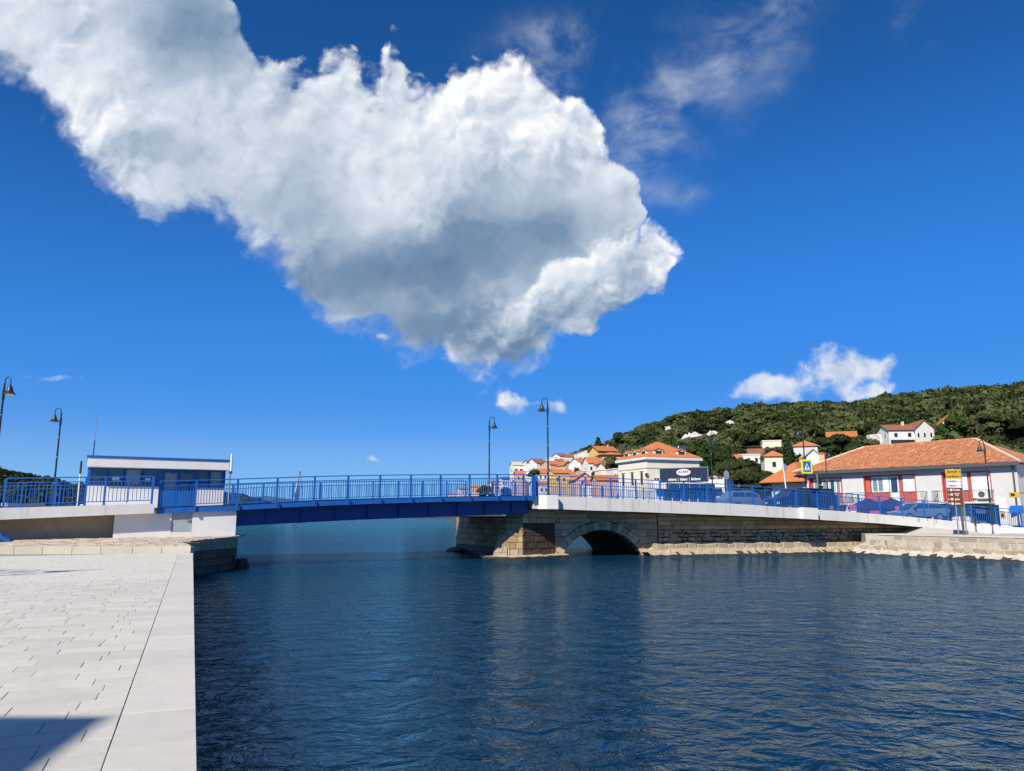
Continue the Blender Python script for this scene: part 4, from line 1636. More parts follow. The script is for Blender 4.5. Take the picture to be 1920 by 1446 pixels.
def hill_material():
    m = bpy.data.materials.new('hillside_ground')
    m.use_nodes = True
    t = m.node_tree
    t.nodes.clear()
    g = NT(t)
    out = g.n('ShaderNodeOutputMaterial')
    b = g.n('ShaderNodeBsdfPrincipled')
    t.links.new(b.outputs[0], out.inputs[0])
    pos = g.n('ShaderNodeNewGeometry').outputs['Position']
    n = g.noise(pos, .06, 8, .65)
    c = g.mix(g.step(n, .45, .6), (.032, .038, .018), (.065, .062, .034))
    c = g.mix(g.step(g.noise(pos, .12, 8, .7), .66, .72), c, (.36, .34, .29))
    g.put(b.inputs['Base Color'], c)
    b.inputs['Roughness'].default_value = .95
    return m


M['hill'] = hill_material()
NA_, NR_ = 170, 66
aa = np.linspace(-.155, 1.25, NA_)
vs, fs = [], []
for a in aa:
    yc = table(a, A_COAST)
    y1 = table(a, A_RIDGE)
    for j in range(NR_):
        k = j / (NR_ - 1)
        if j == 0:
            y = yc - .05
            vs.append((a * y, y, -1.5))
            continue
        y = yc + .05 + (k ** 1.15) * (y1 * 1.35 - yc)
        vs.append((a * y, y, land_z(a * y, y)))
for i in range(NA_ - 1):
    for j in range(NR_ - 1):
        p = i * NR_ + j
        fs.append((p, p + NR_, p + NR_ + 1, p + 1))
land = MB().add(vs, fs).build('hillside', M['hill'], smooth=True)
tag(land, 'long wooded hillside rising behind the town to the right', 'hill', kind='structure')

# ------------------------------------------------------------------ houses
GLASS_SMALL = {}


def win_mesh(w, h, mat, frame='plain_white', depth=.10):
    key = (round(w, 2), round(h, 2), mat, frame)
    if key not in GLASS_SMALL:
        f = MB()
        fw = .07
        f.box(-w / 2, w / 2, -.03, depth, 0, fw).box(-w / 2, w / 2, -.03, depth, h - fw, h).box(-w / 2, -w / 2 + fw, -.029, depth - .001, fw, h - fw).box(w / 2 - fw, w / 2, -.029, depth - .001, fw, h - fw)
        p = MB().box(-w / 2 + fw, w / 2 - fw, -.02, .05, fw, h - fw)
        GLASS_SMALL[key] = (f.mesh('window', M[frame]), p.mesh('pane', M[mat]))
    return GLASS_SMALL[key]


def add_window(root, x, y, z, w, h, ang=0.0, mat='darkopening', frame='plain_white', name='window'):
    fm, pm = win_mesh(w, h, mat, frame)
    o = link_copy(fm, name, root, (x, y, z), (0, 0, ang))
    link_copy(pm, 'pane', o)
    return o


def gable_roof(mb, x0, x1, y0, y1, z, rh, ov, axis='x', th=.14):
    """axis: direction of the ridge"""
    if axis == 'x':
        ym = (y0 + y1) / 2
        k = rh / (ym - y0)
        for s in (-1, 1):
            ye = ym + s * ((y1 - y0) / 2 + ov)
            ze = z - k * ov
            lo = [(x0 - ov, ye, ze), (x1 + ov, ye, ze), (x1 + ov, ym, z + rh), (x0 - ov, ym, z + rh)]
            mb.hexa(lo, [(p[0], p[1], p[2] + th) for p in lo])
    else:
        xm = (x0 + x1) / 2
        k = rh / (xm - x0)
        for s in (-1, 1):
            xe = xm + s * ((x1 - x0) / 2 + ov)
            ze = z - k * ov
            lo = [(xe, y0 - ov, ze), (xe, y1 + ov, ze), (xm, y1 + ov, z + rh), (xm, y0 - ov, z + rh)]
            mb.hexa(lo, [(p[0], p[1], p[2] + th) for p in lo])


def hip_roof(mb, x0, x1, y0, y1, z, rh, ov, th=.14):
    x0, x1, y0, y1 = x0 - ov, x1 + ov, y0 - ov, y1 + ov
    w, d = x1 - x0, y1 - y0
    if w >= d:
        r0, r1 = (x0 + d / 2, (y0 + y1) / 2), (x1 - d / 2, (y0 + y1) / 2)
    else:
        r0, r1 = ((x0 + x1) / 2, y0 + w / 2), ((x0 + x1) / 2, y1 - w / 2)
    vs = [(x0, y0, z), (x1, y0, z), (x1, y1, z), (x0, y1, z), (r0[0], r0[1], z + rh), (r1[0], r1[1], z + rh + .001)]
    vs += [(p[0], p[1], p[2] + th) for p in vs]
    if w >= d:
        top = [(6, 7, 11, 10), (7, 8, 11), (8, 9, 10, 11), (9, 6, 10)]
    else:
        top = [(6, 7, 10), (7, 8, 11, 10), (8, 9, 11), (9, 6, 10, 11)]
    mb.add(vs, top + [(0, 3, 2, 1), (0, 1, 7, 6), (1, 2, 8, 7), (2, 3, 9, 8), (3, 0, 6, 9)])


PROT = []      # what the trees of the wood must leave in sight


def house(label, u0, u1, veave, d, wall_h, depth, wall, roof, kind, rh, yaw=0.0, ridge='x', rows=((.5, 3),), side=0, group='houses on the town slope', win=(.9, 1.3), wmat='darkopening',
          chimney=None, balcony=None, ov=.35, name='house', gable_mat=None, cat='house'):
    """front wall spans photo columns u0..u1 at eave row veave, d metres away; yaw turns the house"""
    PROT.append((u0 - 1, u1 + 1, veave - rh * F / d - 2, veave + wall_h * F / d * .55, d))
    p0, p1 = at(u0, veave, d), at(u1, veave, d)
    ze = (p0.z + p1.z) / 2
    w = (u1 - u0) * d / F
    c = (p0 + p1) / 2
    root = thing(name, label, cat, (c.x, c.y, ze - wall_h), yaw, group)
    x0, x1, y0, y1 = -w / 2, w / 2, 0, depth
    zg = min(land_z(c.x, c.y), ze - wall_h) - 1.2
    base = zg - (ze - wall_h)
    wm = MB()
    if kind == 'gable':
        if ridge == 'x':
            wm.prism([(y0, base), (y1, base), (y1, wall_h), ((y0 + y1) / 2, wall_h + rh - .02), (y0, wall_h)], x0, x1, 'x')
        else:
            wm.prism([(x0, base), (x1, base), (x1, wall_h), ((x0 + x1) / 2, wall_h + rh - .02), (x0, wall_h)], y0, y1, 'y')
    else:
        wm.box(x0, x1, y0, y1, base, wall_h)
    wm.build('wall', M[wall], root)
    rm = MB()
    rf = None
    if kind == 'gable':
        gable_roof(rm, x0, x1, y0, y1, wall_h, rh, ov, ridge)
    elif kind == 'hip':
        hip_roof(rm, x0, x1, y0, y1, wall_h, rh, ov)
    elif kind == 'flat':
        rm.box(x0 - .15, x1 + .15, y0 - .15, y1 + .15, wall_h + .001, wall_h + .25)
    elif kind == 'shed':
        rm.hexa([(x0 - ov, y0 - ov, wall_h), (x1 + ov, y0 - ov, wall_h), (x1 + ov, y1, wall_h + rh), (x0 - ov, y1, wall_h + rh)], [(x0 - ov, y0 - ov, wall_h + .14), (x1 + ov, y0 - ov, wall_h + .14), (x1 + ov, y1, wall_h + rh + .14), (x0 - ov, y1, wall_h + rh + .14)])
    if rm.v:
        rf = rm.build('roof', M[roof], root)
    if chimney:
        for cx in chimney:
            MB().box(x0 + w * cx - .3, x0 + w * cx + .3, depth * .40, depth * .40 + .5, wall_h + .05, wall_h + rh + .75).build('chimney', M['w_beige'], rf or root)
    for zf, n in rows:
        for i in range(n):
            add_window(root, x0 + w * (i + .5) / n + random.uniform(-.04, .04), y0 + .0, wall_h * zf, win[0], win[1], 0, wmat)
        for i in range(side):
            sgn = 1 if side > 0 else -1
            add_window(root, x1, y0 + depth * (i + .6) / (side + .2), wall_h * zf, win[0], win[1], math.pi / 2, wmat)
            add_window(root, x0, y0 + depth * (i + .6) / (side + .2), wall_h * zf, win[0], win[1], -math.pi / 2, wmat)
    if balcony:
        zb0, b0, b1 = balcony
        b = MB().box(x0 + w * b0, x0 + w * b1, y0 - 1.5, y0 - .001, zb0, zb0 + .18).build('balcony', M['w_white'], root)
        MB().box(x0 + w * b0, x0 + w * b1, y0 - 1.5, y0 - 1.42, zb0 + .181, zb0 + 1.05).build('parapet', M['w_white'], b)
        MB().box(x0 + w * b0 + .2, x0 + w * b1 - .2, y0 - .02, y0 + .05, zb0 + .25, zb0 + 2.2).build('loggia_shade_sheet', M['darkopening'], root)  # flat dark sheet on the wall, painted shade for the inside of the loggia
    return root


H = house
H('white house with low pale roof lowest on the left end of the town', 963, 992, 872, 340, 6.5, 9, 'w_white', 'w_beige', 'gable', 1.6, R(12), 'x', ((.55, 3),), 1, win=(1.6, 1.2))
H('tall white gabled house beside the low pale roofed one', 992, 1004, 868, 335, 7.5, 9, 'w_white', 'tile_brown', 'gable', 1.2, R(20), 'x', ((.6, 2), (.2, 2)), 2)
H('white house with brown pitched roof just left of the tall lamp', 1005, 1026, 868, 330, 7, 9, 'w_white', 'tile_brown', 'gable', 2.0, R(28), 'x', ((.55, 2), (.15, 1)), 2)
H('small cottage with bright orange roof below the brown roofed house', 1009, 1027, 887, 300, 3.2, 7, 'w_white', 'tile', 'gable', 1.8, R(10), 'x', ((.3, 2),), 0)
H('small house with dull red roof peeping over the railing at the town end', 968, 985, 889, 300, 3.2, 7, 'w_pink', 'tile', 'gable', 1.4, R(8), 'x', ((.3, 2),), 0)
H('salmon pink house with four small windows and an orange roof', 1031, 1056, 871, 305, 6.2, 9, 'w_pink', 'tile', 'gable', 1.6, R(24), 'x', ((.45, 4),), 3)
H('salmon gable wing with three dark windows facing the water', 1056, 1074, 872, 300, 6.2, 8, 'w_salmon', 'tile', 'gable', 1.6, R(24), 'y', ((.48, 3),), 0)
H('yellow house under a long orange roof in the middle of the town', 1038, 1076, 887, 255, 4.0, 8, 'w_yellow', 'tile', 'gable', 1.4, R(14), 'x', ((.3, 3),), 1, chimney=(.7,))
H('low house with broad orange roof right of the yellow house', 1068, 1092, 893, 240, 3.5, 8, 'w_pink', 'tile', 'gable', 1.5, R(-12), 'x', ((.3, 2),), 0)
H('large pale pink gable facing the water just above the railing', 1078, 1114, 899, 215, 5.0, 9, 'w_pink', 'tile', 'gable', 1.9, R(8), 'y', (), 0, ov=.45)
H('white flat roofed house high on the slope behind the tall lamp', 1030, 1045, 858, 360, 5.5, 8, 'w_white', 'w_white', 'flat', .2, R(10), 'x', ((.5, 2),), 1)
H('house with dark red roof highest on the left of the town', 1049, 1066, 855, 385, 5, 9, 'w_white', 'tile_brown', 'gable', 1.7, R(24), 'x', ((.45, 2),), 1)
H('white walled house with a brown roof stepping down beside the dark red roof', 1059, 1074, 857, 375, 6, 8, 'w_white', 'tile_brown', 'gable', 1.6, R(-18), 'x', ((.5, 2), (.1, 2)), 1)
H('white block of flats between the brown roofs and the modern gable', 1066, 1086, 861, 350, 7, 8, 'w_white', 'w_white', 'flat', .2, R(14), 'x', ((.62, 3), (.2, 3)), 1)
H('modern white house with a wide low gable near the tree line', 1083, 1114, 850, 345, 4.4, 9, 'w_white', 'w_white', 'gable', 1.3, R(6), 'y', ((.2, 3),), 1, win=(1.7, 1.6), ov=.2)
H('white cottage with a steep orange roof over a long terrace', 1088, 1106, 868, 275, 5.0, 8, 'w_white', 'tile', 'gable', 1.8, R(30), 'x', ((.5, 1),), 1)
H('white villa with arched loggia and a small central gable', 1104, 1128, 868, 265, 6.5, 9, 'w_white', 'tile', 'gable', 2.2, R(10), 'x', ((.6, 3),), 1, balcony=(.0, .1, .95))
H('white gable with two dark square windows right of the villa', 1127, 1146, 868, 255, 4.5, 8, 'w_white', 'tile', 'gable', 1.5, R(12), 'y', ((.25, 2),), 0, win=(1.0, 1.1))
H('bright yellow house with a broad orange roof under the trees', 1120, 1158, 845, 320, 4.5, 10, 'w_yellow', 'tile', 'gable', 2.2, R(18), 'x', ((.2, 3),), 1, balcony=(.3, .0, .4), ov=.7, chimney=(.75,))
H('pale pink house with a long orange eave below the yellow house', 1128, 1172, 853, 290, 3.8, 9, 'w_pink', 'tile', 'hip', 1.3, R(6), 'x', ((.3, 2),), 0, ov=.8)
H('low cream terrace building with two wide openings left of the bakery', 1126, 1154, 882, 215, 3.5, 7, 'w_cream', 'w_cream', 'flat', .2, R(8), 'x', ((.25, 2),), 0, win=(1.9, 1.0))
H('low house with dusty red roof just above the railing left of the bakery', 1120, 1163, 900, 180, 3.2, 7, 'w_pink', 'tile', 'gable', 1.2, R(6), 'x', (), 0)
for (lab, u0, u1, v, d, hh, wl, rf, kd, yw) in (
        ('small white house squeezed below the brown roofed house', 1016, 1029, 876, 318, 4.5, 'w_white', 'w_white', 'flat', 15),
        ('small white house under the highest dark red roof', 1046, 1058, 865, 345, 5, 'w_white', 'tile_brown', 'gable', 12),
        ('white terraced house between the salmon gable and the steep roofed cottage', 1073, 1088, 876, 290, 5.5, 'w_white', 'w_white', 'flat', 10),
        ('narrow white house below the steep roofed cottage', 1090, 1102, 884, 235, 4, 'w_white', 'w_cream', 'flat', 8),
        ('cream house with low red roof under the pale gable with square windows', 1134, 1150, 874, 235, 3.5, 'w_cream', 'tile_brown', 'gable', 14),
        ('small white house between the low white block and the yellow roof', 1106, 1120, 857, 330, 4, 'w_white', 'tile_brown', 'gable', -12),
        ('white house end just left of the bakery cornice', 1150, 1163, 880, 200, 4.5, 'w_white', 'w_white', 'flat', 8),
        ('white flat block low at the left end of the town', 984, 998, 884, 310, 4.5, 'w_white', 'w_white', 'flat', 10)):
    H(lab, u0, u1, v, d, hh, 7, wl, rf, kd, 1.2 if kd == 'gable' else .2, R(yw), 'x', ((.5, 2),), 1, win=(.8, 1.0))
for (lab, u0, u1, v, d, wl, rf, yw) in (
        ('small far white house with orange roof on the headland seen through the railing', 842, 856, 926, 650, 'w_white', 'tile', 10),
        ('far white house with red roof on the wooded headland left of the lamp', 862, 878, 918, 540, 'w_white', 'tile_brown', 20),
        ('far pink house on the headland near the dark trees', 884, 900, 914, 500, 'w_pink', 'tile', 5),
        ('far cream house with an orange roof right of the slim lamp post', 922, 938, 908, 440, 'w_cream', 'tile', 25),
        ('far white house with grey roof above the shore', 942, 956, 899, 420, 'w_white', 'gutter', 15),
        ('white house low on the headland shore behind the railing', 935, 962, 922, 360, 'w_white', 'tile', 10),
        ('pink house low behind the railing near the bridge end post', 968, 992, 906, 312, 'w_pink', 'tile', 15),
        ('white shop house with red roof behind the railing at the bridge end', 1000, 1030, 908, 285, 'w_white', 'tile', 10),
        ('long white quayside house behind the railing right of the lamp', 1042, 1092, 909, 268, 'w_white', 'tile', 8),
        ('white quayside house with blue grey windows left of the bakery', 1100, 1160, 908, 205, 'w_white', 'tile', 5)):
    H(lab, u0, u1, v, d, 5.0 if d > 210 else 4.0, 8, wl, rf, 'gable', 1.3, R(yw), 'x', ((.45, 3),), 1, group='houses along the far shore')
H('modern beige box shaped house with two tall windows on the wooded slope', 1430, 1464, 827, 235, 4.5, 8, 'w_cream', 'w_cream', 'flat', .2, R(-14), 'x', ((.25, 2),), 1, win=(1.3, 1.7))
H('white house with brown red roof left of the beige box house', 1404, 1430, 850, 225, 3.2, 8, 'w_white', 'tile_brown', 'gable', 1.6, R(-16), 'x', ((.3, 2),), 0)
H('long low white house with a flat terrace above the pine trees', 1384, 1424, 853, 205, 3.0, 6, 'w_white', 'w_white', 'flat', .2, R(-10), 'x', ((.3, 3),), 0)
H('small house with bright orange roof half hidden by the big pine', 1379, 1391, 859, 190, 3.0, 6, 'w_white', 'tile', 'gable', 1.0, R(-8), 'x', (), 0)
H('cream house with an orange hipped roof between pine and cypress', 1434, 1468, 856, 165, 3.4, 7, 'w_cream', 'tile', 'hip', 1.3, R(-12), 'x', ((.3, 1),), 0)
H('grey white house with orange hipped roof right of the cypress', 1489, 1531, 837, 190, 5.0, 8, 'w_grey', 'tile', 'hip', 1.6, R(-18), 'x', ((.3, 1),), 1)
H('small white gable house behind the brick chimneys', 1512, 1537, 853, 140, 3.2, 6, 'w_white', 'w_grey', 'gable', 1.1, R(-12), 'y', (), 0)
H('house with orange roof on the wooded slope above the wide pine', 1553, 1604, 819, 215, 2.6, 9, 'w_white', 'tile', 'gable', 1.8, R(-22), 'x', ((.2, 2),), 0)
H('house with red roof and white gable hidden in trees high at right', 1768, 1784, 790, 175, 6, 7, 'w_cream', 'tile', 'gable', 1.2, R(-20), 'y', ((.5, 1),), 0)
# big white house with balconies on the slope at right
wh = H('large white house with two long balconies and a red roof on the slope', 1667, 1716, 806, 175, 4.6, 8, 'w_white', 'tile_brown', 'gable', 1.5, R(-6), 'x', ((.62, 2),), 2, balcony=(.1, .02, .98), win=(.9, 1.1), chimney=(.75,))
H('pale gable wing with three narrow windows on the end of the large white house', 1716, 1750, 804, 174, 4.6, 7, 'w_grey', 'tile_brown', 'gable', 2.0, R(-6), 'y', ((.55, 3), (.1, 1)), 0, win=(.55, 1.2))
# rough pale rock-faced wall beside it
rk = thing('rock_wall', 'pale rough stone retaining wall on the slope left of the large white house', 'wall', (0, 0, 0))
p, q = at(1628, 832, 180), at(1668, 832, 178)
mb = MB()
nx_, nz_ = 16, 6
for i in range(nx_ + 1):
    for j in range(nz_ + 1):
        b = p.lerp(q, i / nx_)
        mb.v.append((b.x + random.uniform(-.2, .2), b.y + random.uniform(-.4, .4) + j * .12, b.z - 1.5 + j * .65 * (1 - .2 * abs(i / nx_ - .5))))
for i in range(nx_):
    for j in range(nz_):
        a = i * (nz_ + 1) + j
        mb.f.append((a, a + nz_ + 1, a + nz_ + 2, a + 1))
        mb.mi.append(0)
mb.build('rock_face', M['rock'], rk)

# ------------------------------------------------------------------ bakery house with hipped roof and dormers
bk_c = at(1214, 905, 108)
BK = thing('bakery_house', 'cream two storey house with orange hipped roof and green shuttered dormers', 'house', (bk_c.x, bk_c.y, 0), R(21))
# local frame: corner towards the viewer at the origin; x runs along the right-hand front, y along the left-hand side
zc = at(1214, 861, 108).z
W1, W2 = 8.9, 8.4
MB().box(0, W1, 0, W2, .5, zc).build('wall', M['w_cream'], BK)
mb = MB().box(-.35, W1 + .35, -.35, W2 + .35, zc + .001, zc + .35)
mb.build('cornice', M['w_white'], BK)
MB().box(-.06, W1 + .06, -.06, W2 + .06, zc - 1.25, zc - 1.12).build('string_course', M['w_beige'], BK)
rm = MB()
hip_roof(rm, 0, W1, 0, W2, zc + .352, 2.55, .25)
bkr = rm.build('roof', M['tile'], BK)


def dormer(x, y, ang):
    r = MB()
    ca, sa = math.cos(ang), math.sin(ang)

    def tr(p):
        return (x + p[0] * ca - p[1] * sa, y + p[0] * sa + p[1] * ca, p[2])
    z0 = zc + .40
    b = MB()
    b.prism([(-.75, z0), (.75, z0), (.75, z0 + 1.0), (0, z0 + 1.25), (-.75, z0 + 1.0)], .5, 3.2, 'y')
    b.v = [tr(p) for p in b.v]
    d_ = b.build('dormer', M['w_cream'], BK)
    t_ = MB()
    gable_roof(t_, -.75, .75, .5, 3.4, z0 + 1.0, .28, .12, 'y', .10)
    t_.v = [tr(p) for p in t_.v]
    t_.build('dormer_roof', M['tile'], d_)
    s_ = MB().box(-.5, .5, .44, .499, z0 + .12, z0 + .95)
    s_.v = [tr(p) for p in s_.v]
    s_.build('shutter', M['shutter'], d_)


for x in (2.3, 6.2):
    dormer(x, .0, 0)
for y in (1.7, 4.2, 6.7):
    dormer(.0, y, -math.pi / 2)
for y in (1.5, 4.2, 6.9):
    w_ = add_window(BK, 0, y, zc - 3.6, .75, 1.9, -math.pi / 2, 'shutter', 'w_beige')
    MB().box(-.12, -.001, y - .55, y + .55, zc - 1.62, zc - 1.54).build('hood_mould', M['w_beige'], BK)
for x in (2.6, 5.0, 7.6):
    add_window(BK, x, 0, zc - 3.4, .9, 1.9, 0, 'shutter', 'w_beige')
MB().box(1.6, 2.3, -.45, -.05, zc - 3.6, zc - 2.5).build('air_conditioner', M['plain_white'], BK)
for k, (u, v) in enumerate(((1258, 842), (1276, 843))):
    p = at(u, v, 118)
    so = thing('solar_collector', ('left-hand tilted solar collector behind the bakery roof', 'right-hand tilted solar collector with white tank behind the bakery roof')[k], 'solar panel', tuple(p), R(-25), 'solar collectors behind the bakery roof')
    MB().hexa([(-.7, 0, -1.1), (.7, 0, -1.1), (.9, 1.1, .5), (-.5, 1.1, .5)], [(-.7, -.08, -1.02), (.7, -.08, -1.02), (.9, 1.02, .58), (-.5, 1.02, .58)]).build('panel', M['solar'], so)
    MB().tube([(-.4, 1.2, .3), (1.0, 1.2, .3)], .22, 10).build('tank', M['plain_white'], so)
    MB().box(-.6, -.5, .9, 1.0, -2.6, .3).box(.7, .8, .9, 1.0, -2.6, .3).build('stand', M['galv'], so)
# low white annex with a tiled edge and the sign board on its roof
ax0, ax1 = at(1226, 900, 96), at(1358, 903, 92)
ax_ang = math.atan2(ax1.y - ax0.y, ax1.x - ax0.x)
LXA = (Vector((ax1.x, ax1.y)) - Vector((ax0.x, ax0.y))).length
AN = thing('bakery_annex', 'long low white bakery annex with a scalloped tile edge under the sign board', 'building', (ax0.x, ax0.y, 0), ax_ang)
zt_ = at(1290, 897, 94).z
MB().box(0, LXA, 0, 6, .5, zt_).build('wall', M['w_white'], AN)
for k in range(int(LXA / .33)):
    MB().prism([(-.13, 0), (-.09, .10), (0, .14), (.09, .10), (.13, 0)], -.25, 1.2, 'y').build('tile', M['tile_brown'], AN, (.2 + k * .33, 0, zt_ + .002))
MB().box(.3, LXA - .3, -.9, -.001, zt_ - 1.45, zt_ - 1.30).build('awning', M['canvas'], AN)
MB().box(1.2, LXA - 1.0, -.03, .04, 1.2, zt_ - 1.5).build('shop_glazing', M['darkopening'], AN)
for k in range(6):
    MB().box(1.2 + k * (LXA - 2.4) / 6, 1.32 + k * (LXA - 2.4) / 6, -.08, -.031, 1.2, zt_ - 1.5).build('glazing_bar', M['plain_white'], AN)
s0, s1 = at(1237.5, 886, 93.5), at(1327, 893, 90.5)
SB = thing('bakery_sign', 'dark navy bakery sign board with white oval logo on the annex roof', 'sign', ((s0.x + s1.x) / 2, (s0.y + s1.y) / 2, (s0.z + s1.z) / 2 - .1), math.atan2(s1.y - s0.y, s1.x - s0.x))
WSB = (Vector((s1.x, s1.y)) - Vector((s0.x, s0.y))).length
MB().box(-WSB / 2, WSB / 2, 0, .16, -.86, .86).build('board', M['sign_navy'], SB)
MB().box(-WSB / 2 - .06, WSB / 2 + .06, -.02, .18, .862, .93).box(WSB / 2 + .001, WSB / 2 + .07, -.02, .18, -.86, .861).box(-WSB / 2 - .07, -WSB / 2 - .001, -.02, .18, -.86, .861).build('frame', M['galv'], SB)
ov_ = MB()
ov_.prism([(.92 * math.cos(2 * math.pi * k / 36), .33 + .43 * math.sin(2 * math.pi * k / 36)) for k in range(36)], -.012, -.001, 'y')
ov_.build('logo_rim', M['sign_red'], SB)
ov_ = MB()
ov_.prism([(.86 * math.cos(2 * math.pi * k / 36), .335 + .385 * math.sin(2 * math.pi * k / 36)) for k in range(36)], -.022, -.013, 'y')
ov_.build('logo_oval', M['plain_white'], SB)
lettering('KLARA', .40, M['navy_print'], SB, (-.02, -.026, .38), shear=.35, scale_x=1.05, bold=.012)
MB().tube([(-.6, -.027, .16), (-.3, -.027, .10), (.2, -.027, .08), (.62, -.027, .17)], .018, 5).build('swoosh', M['sign_red'], SB)
lettering('pekarna  |  bakery  |  bäckerei', .46, M['plain_white'], SB, (.05, -.006, -.50), scale_x=.72, bold=.012)
for x in (-1.9, -.6, .7, 1.9):
    MB().box(x, x + .06, .02, .08, -1.55, -.861).build('strut', M['galv'], SB)
dsh = thing('satellite_dish', 'small dark satellite dish on the edge of the annex roof', 'satellite dish', tuple(at(1212, 893, 96)))
MB().lathe([(.02, 0), (.25, .05), (.36, .14), (.37, .16), (.24, .08), (.02, .03)], seg=14).build('dish', M['gutter'], dsh).rotation_euler = (R(70), 0, R(35))
MB().tube([(0, 0, -.9), (0, .05, 0)], .03, 6).build('mast', M['galv'], dsh)

# ------------------------------------------------------------------ long white building with orange tiled roof at right
B0, B1 = at(1448, 893, 80), at(1905, 867, 62)
bd = Vector((B1.x - B0.x, B1.y - B0.y))
LB = bd.length
LBR = thing('long_white_building', 'long two storey white building with weathered orange tile roof and red balcony panels', 'building', (B0.x, B0.y, 0), math.atan2(bd.y, bd.x))
ZE = 6.75
DB = 9.0


def on_facade(u, v):
    """facade coordinates (x along the wall, z) of a photo pixel"""
    r = at(u, v, 1.0) - Vector((0, 0, CAM_Z))
    w = bd.normalized()
    m = Vector((-w.y, w.x))
    d = (B0.x * m.x + B0.y * m.y) / (r.x * m.x + r.y * m.y)
    P_ = Vector((0, 0, CAM_Z)) + r * d
    return (P_.x - B0.x) * w.x + (P_.y - B0.y) * w.y, P_.z


XF = lambda u, v=905: on_facade(u, v)[0]
x_end = LB
x_mid = XF(1503)
wl = MB()
wl.box(-.4, x_mid, .35, DB, 1.0, 5.9)
wl.build('wall', M['w_cream'], LBR)
bays = [(XF(1516), XF(1579), 'a'), (XF(1619), XF(1717), 'b'), (XF(1766), XF(1859), 'c')]
zs, zh = 3.72, 6.30     # balcony level and head of the recessed bays
edges = [x_mid]
for a, b, _ in bays:
    edges += [a, b]
edges.append(x_end)
wl = MB()
for i in range(0, len(edges), 2):
    wl.box(edges[i], edges[i + 1], 0, .45, zs, zh)
wl.box(x_mid, x_end, 0, .45, zh + .001, ZE)
wl.box(x_mid, x_end, .0, .45, 1.0, zs - .001)
wl.box(x_mid, x_end, .452, DB, 1.0, ZE - .002)
wl.build('wall', M['w_grey'], LBR)
# grey gutter board
MB().box(x_mid - .1, x_end + .45, -.62, -.47, ZE - .14, ZE + .16).build('gutter', M['gutter'], LBR)
MB().box(x_mid - .1, x_end + .45, -.469, .0, ZE + .002, ZE + .06).build('soffit', M['gutter'], LBR)
MB().tube([(x_end - .25, -.12, ZE - .1), (x_end - .25, -.12, 1.4)], .07, 8).build('downpipe', M['gutter'], LBR)
for a, b, key in bays:
    q0 = .452
    fr = MB().box(a, b, .002, q0 - .002, zh - .10, zh - .001).box(a + .001, a + .10, .002, q0 - .002, zs, zh - .101).box(b - .10, b - .001, .002, q0 - .002, zs, zh - .101)
    fr.build('bay_reveal', M['red'], LBR)
    w = b - a
    q = q0 - .15

    def panel(f0, f1, z0, z1, mat, nm, qq=q):
        return MB().box(a + .1 + (w - .2) * f0, a + .1 + (w - .2) * f1, qq, q0 - .002, z0, z1).build(nm, M[mat], LBR)
    zp = zs + .98
    if key == 'a':
        panel(0, .08, zs, zh - .1, 'red', 'post')
        for f0, f1 in ((.09, .34), (.36, .58), (.78, .94)):
            window(a + .1 + (w - .2) * f0, a + .1 + (w - .2) * f1, zp - .02, zh - .15, q - .05, LBR, M['plain_white'], M['curtain'], .10)
        window(a + .1 + (w - .2) * .60, a + .1 + (w - .2) * .76, zs + .02, zh - .15, q - .05, LBR, M['plain_white'], M['glass'], .08, 'balcony_door')
        panel(.08, .58, zs, zp - .04, 'plain_white', 'parapet_panel')
        panel(.78, 1.0, zs, zp - .04, 'red', 'parapet_panel')
    elif key == 'b':
        panel(.0, .09, zp - .02, zh - .12, 'red_pale', 'shutter', q - .06)
        for f0, f1 in ((.12, .37),):
            w_ = window(a + .1 + (w - .2) * f0, a + .1 + (w - .2) * f1, zp - .02, zh - .15, q - .05, LBR, M['plain_white'], M['curtain'], .10)
            MB().box(a + .1 + (w - .2) * .235, a + .1 + (w - .2) * .255, q - .06, q + .02, zp, zh - .16).build('mullion', M['plain_white'], w_)
        panel(.37, .47, zp - .02, zh - .12, 'shutter_white', 'shutter', q - .06)
        w_ = window(a + .1 + (w - .2) * .49, a + .1 + (w - .2) * .66, zs + .02, zh - .15, q - .05, LBR, M['plain_white'], M['glass'], .10, 'balcony_door')
        MB().box(a + .18 + (w - .2) * .49, a + .02 + (w - .2) * .66, q - .03, q + .0, zs + .1, zp - .05).build('door_panel', M['plain_white'], w_)
        panel(.67, .74, zs, zh - .12, 'red', 'post')
        panel(.75, .99, zp - .02, zh - .12, 'shutter_white', 'roller_shutter', q - .06)
        panel(.0, .48, zs, zp - .04, 'red', 'parapet_panel')
        panel(.75, 1.0, zs, zp - .04, 'red', 'parapet_panel')
    else:
        panel(.0, .10, zs, zh - .12, 'red', 'post')
        panel(.11, .50, zp - .02, zh - .12, 'shutter_white', 'roller_shutter', q - .06)
        panel(.51, .58, zs, zh - .12, 'red', 'post')
        panel(.59, .98, zs + .3, zh - .12, 'shutter_white', 'roller_shutter', q - .06)
        panel(.11, .50, zs, zp - .04, 'red', 'parapet_panel')
        ac = MB().box(b - 1.1, b - .25, -.35, -.02, zs + .25, zs + .95).build('air_conditioner', M['plain_white'], LBR)
        fan = MB()
        fan.prism([(b - .72 + .26 * math.cos(2 * math.pi * k / 16), zs + .6 + .26 * math.sin(2 * math.pi * k / 16)) for k in range(16)], -.37, -.352, 'y')
        fan.build('fan_grille', M['gutter'], ac)
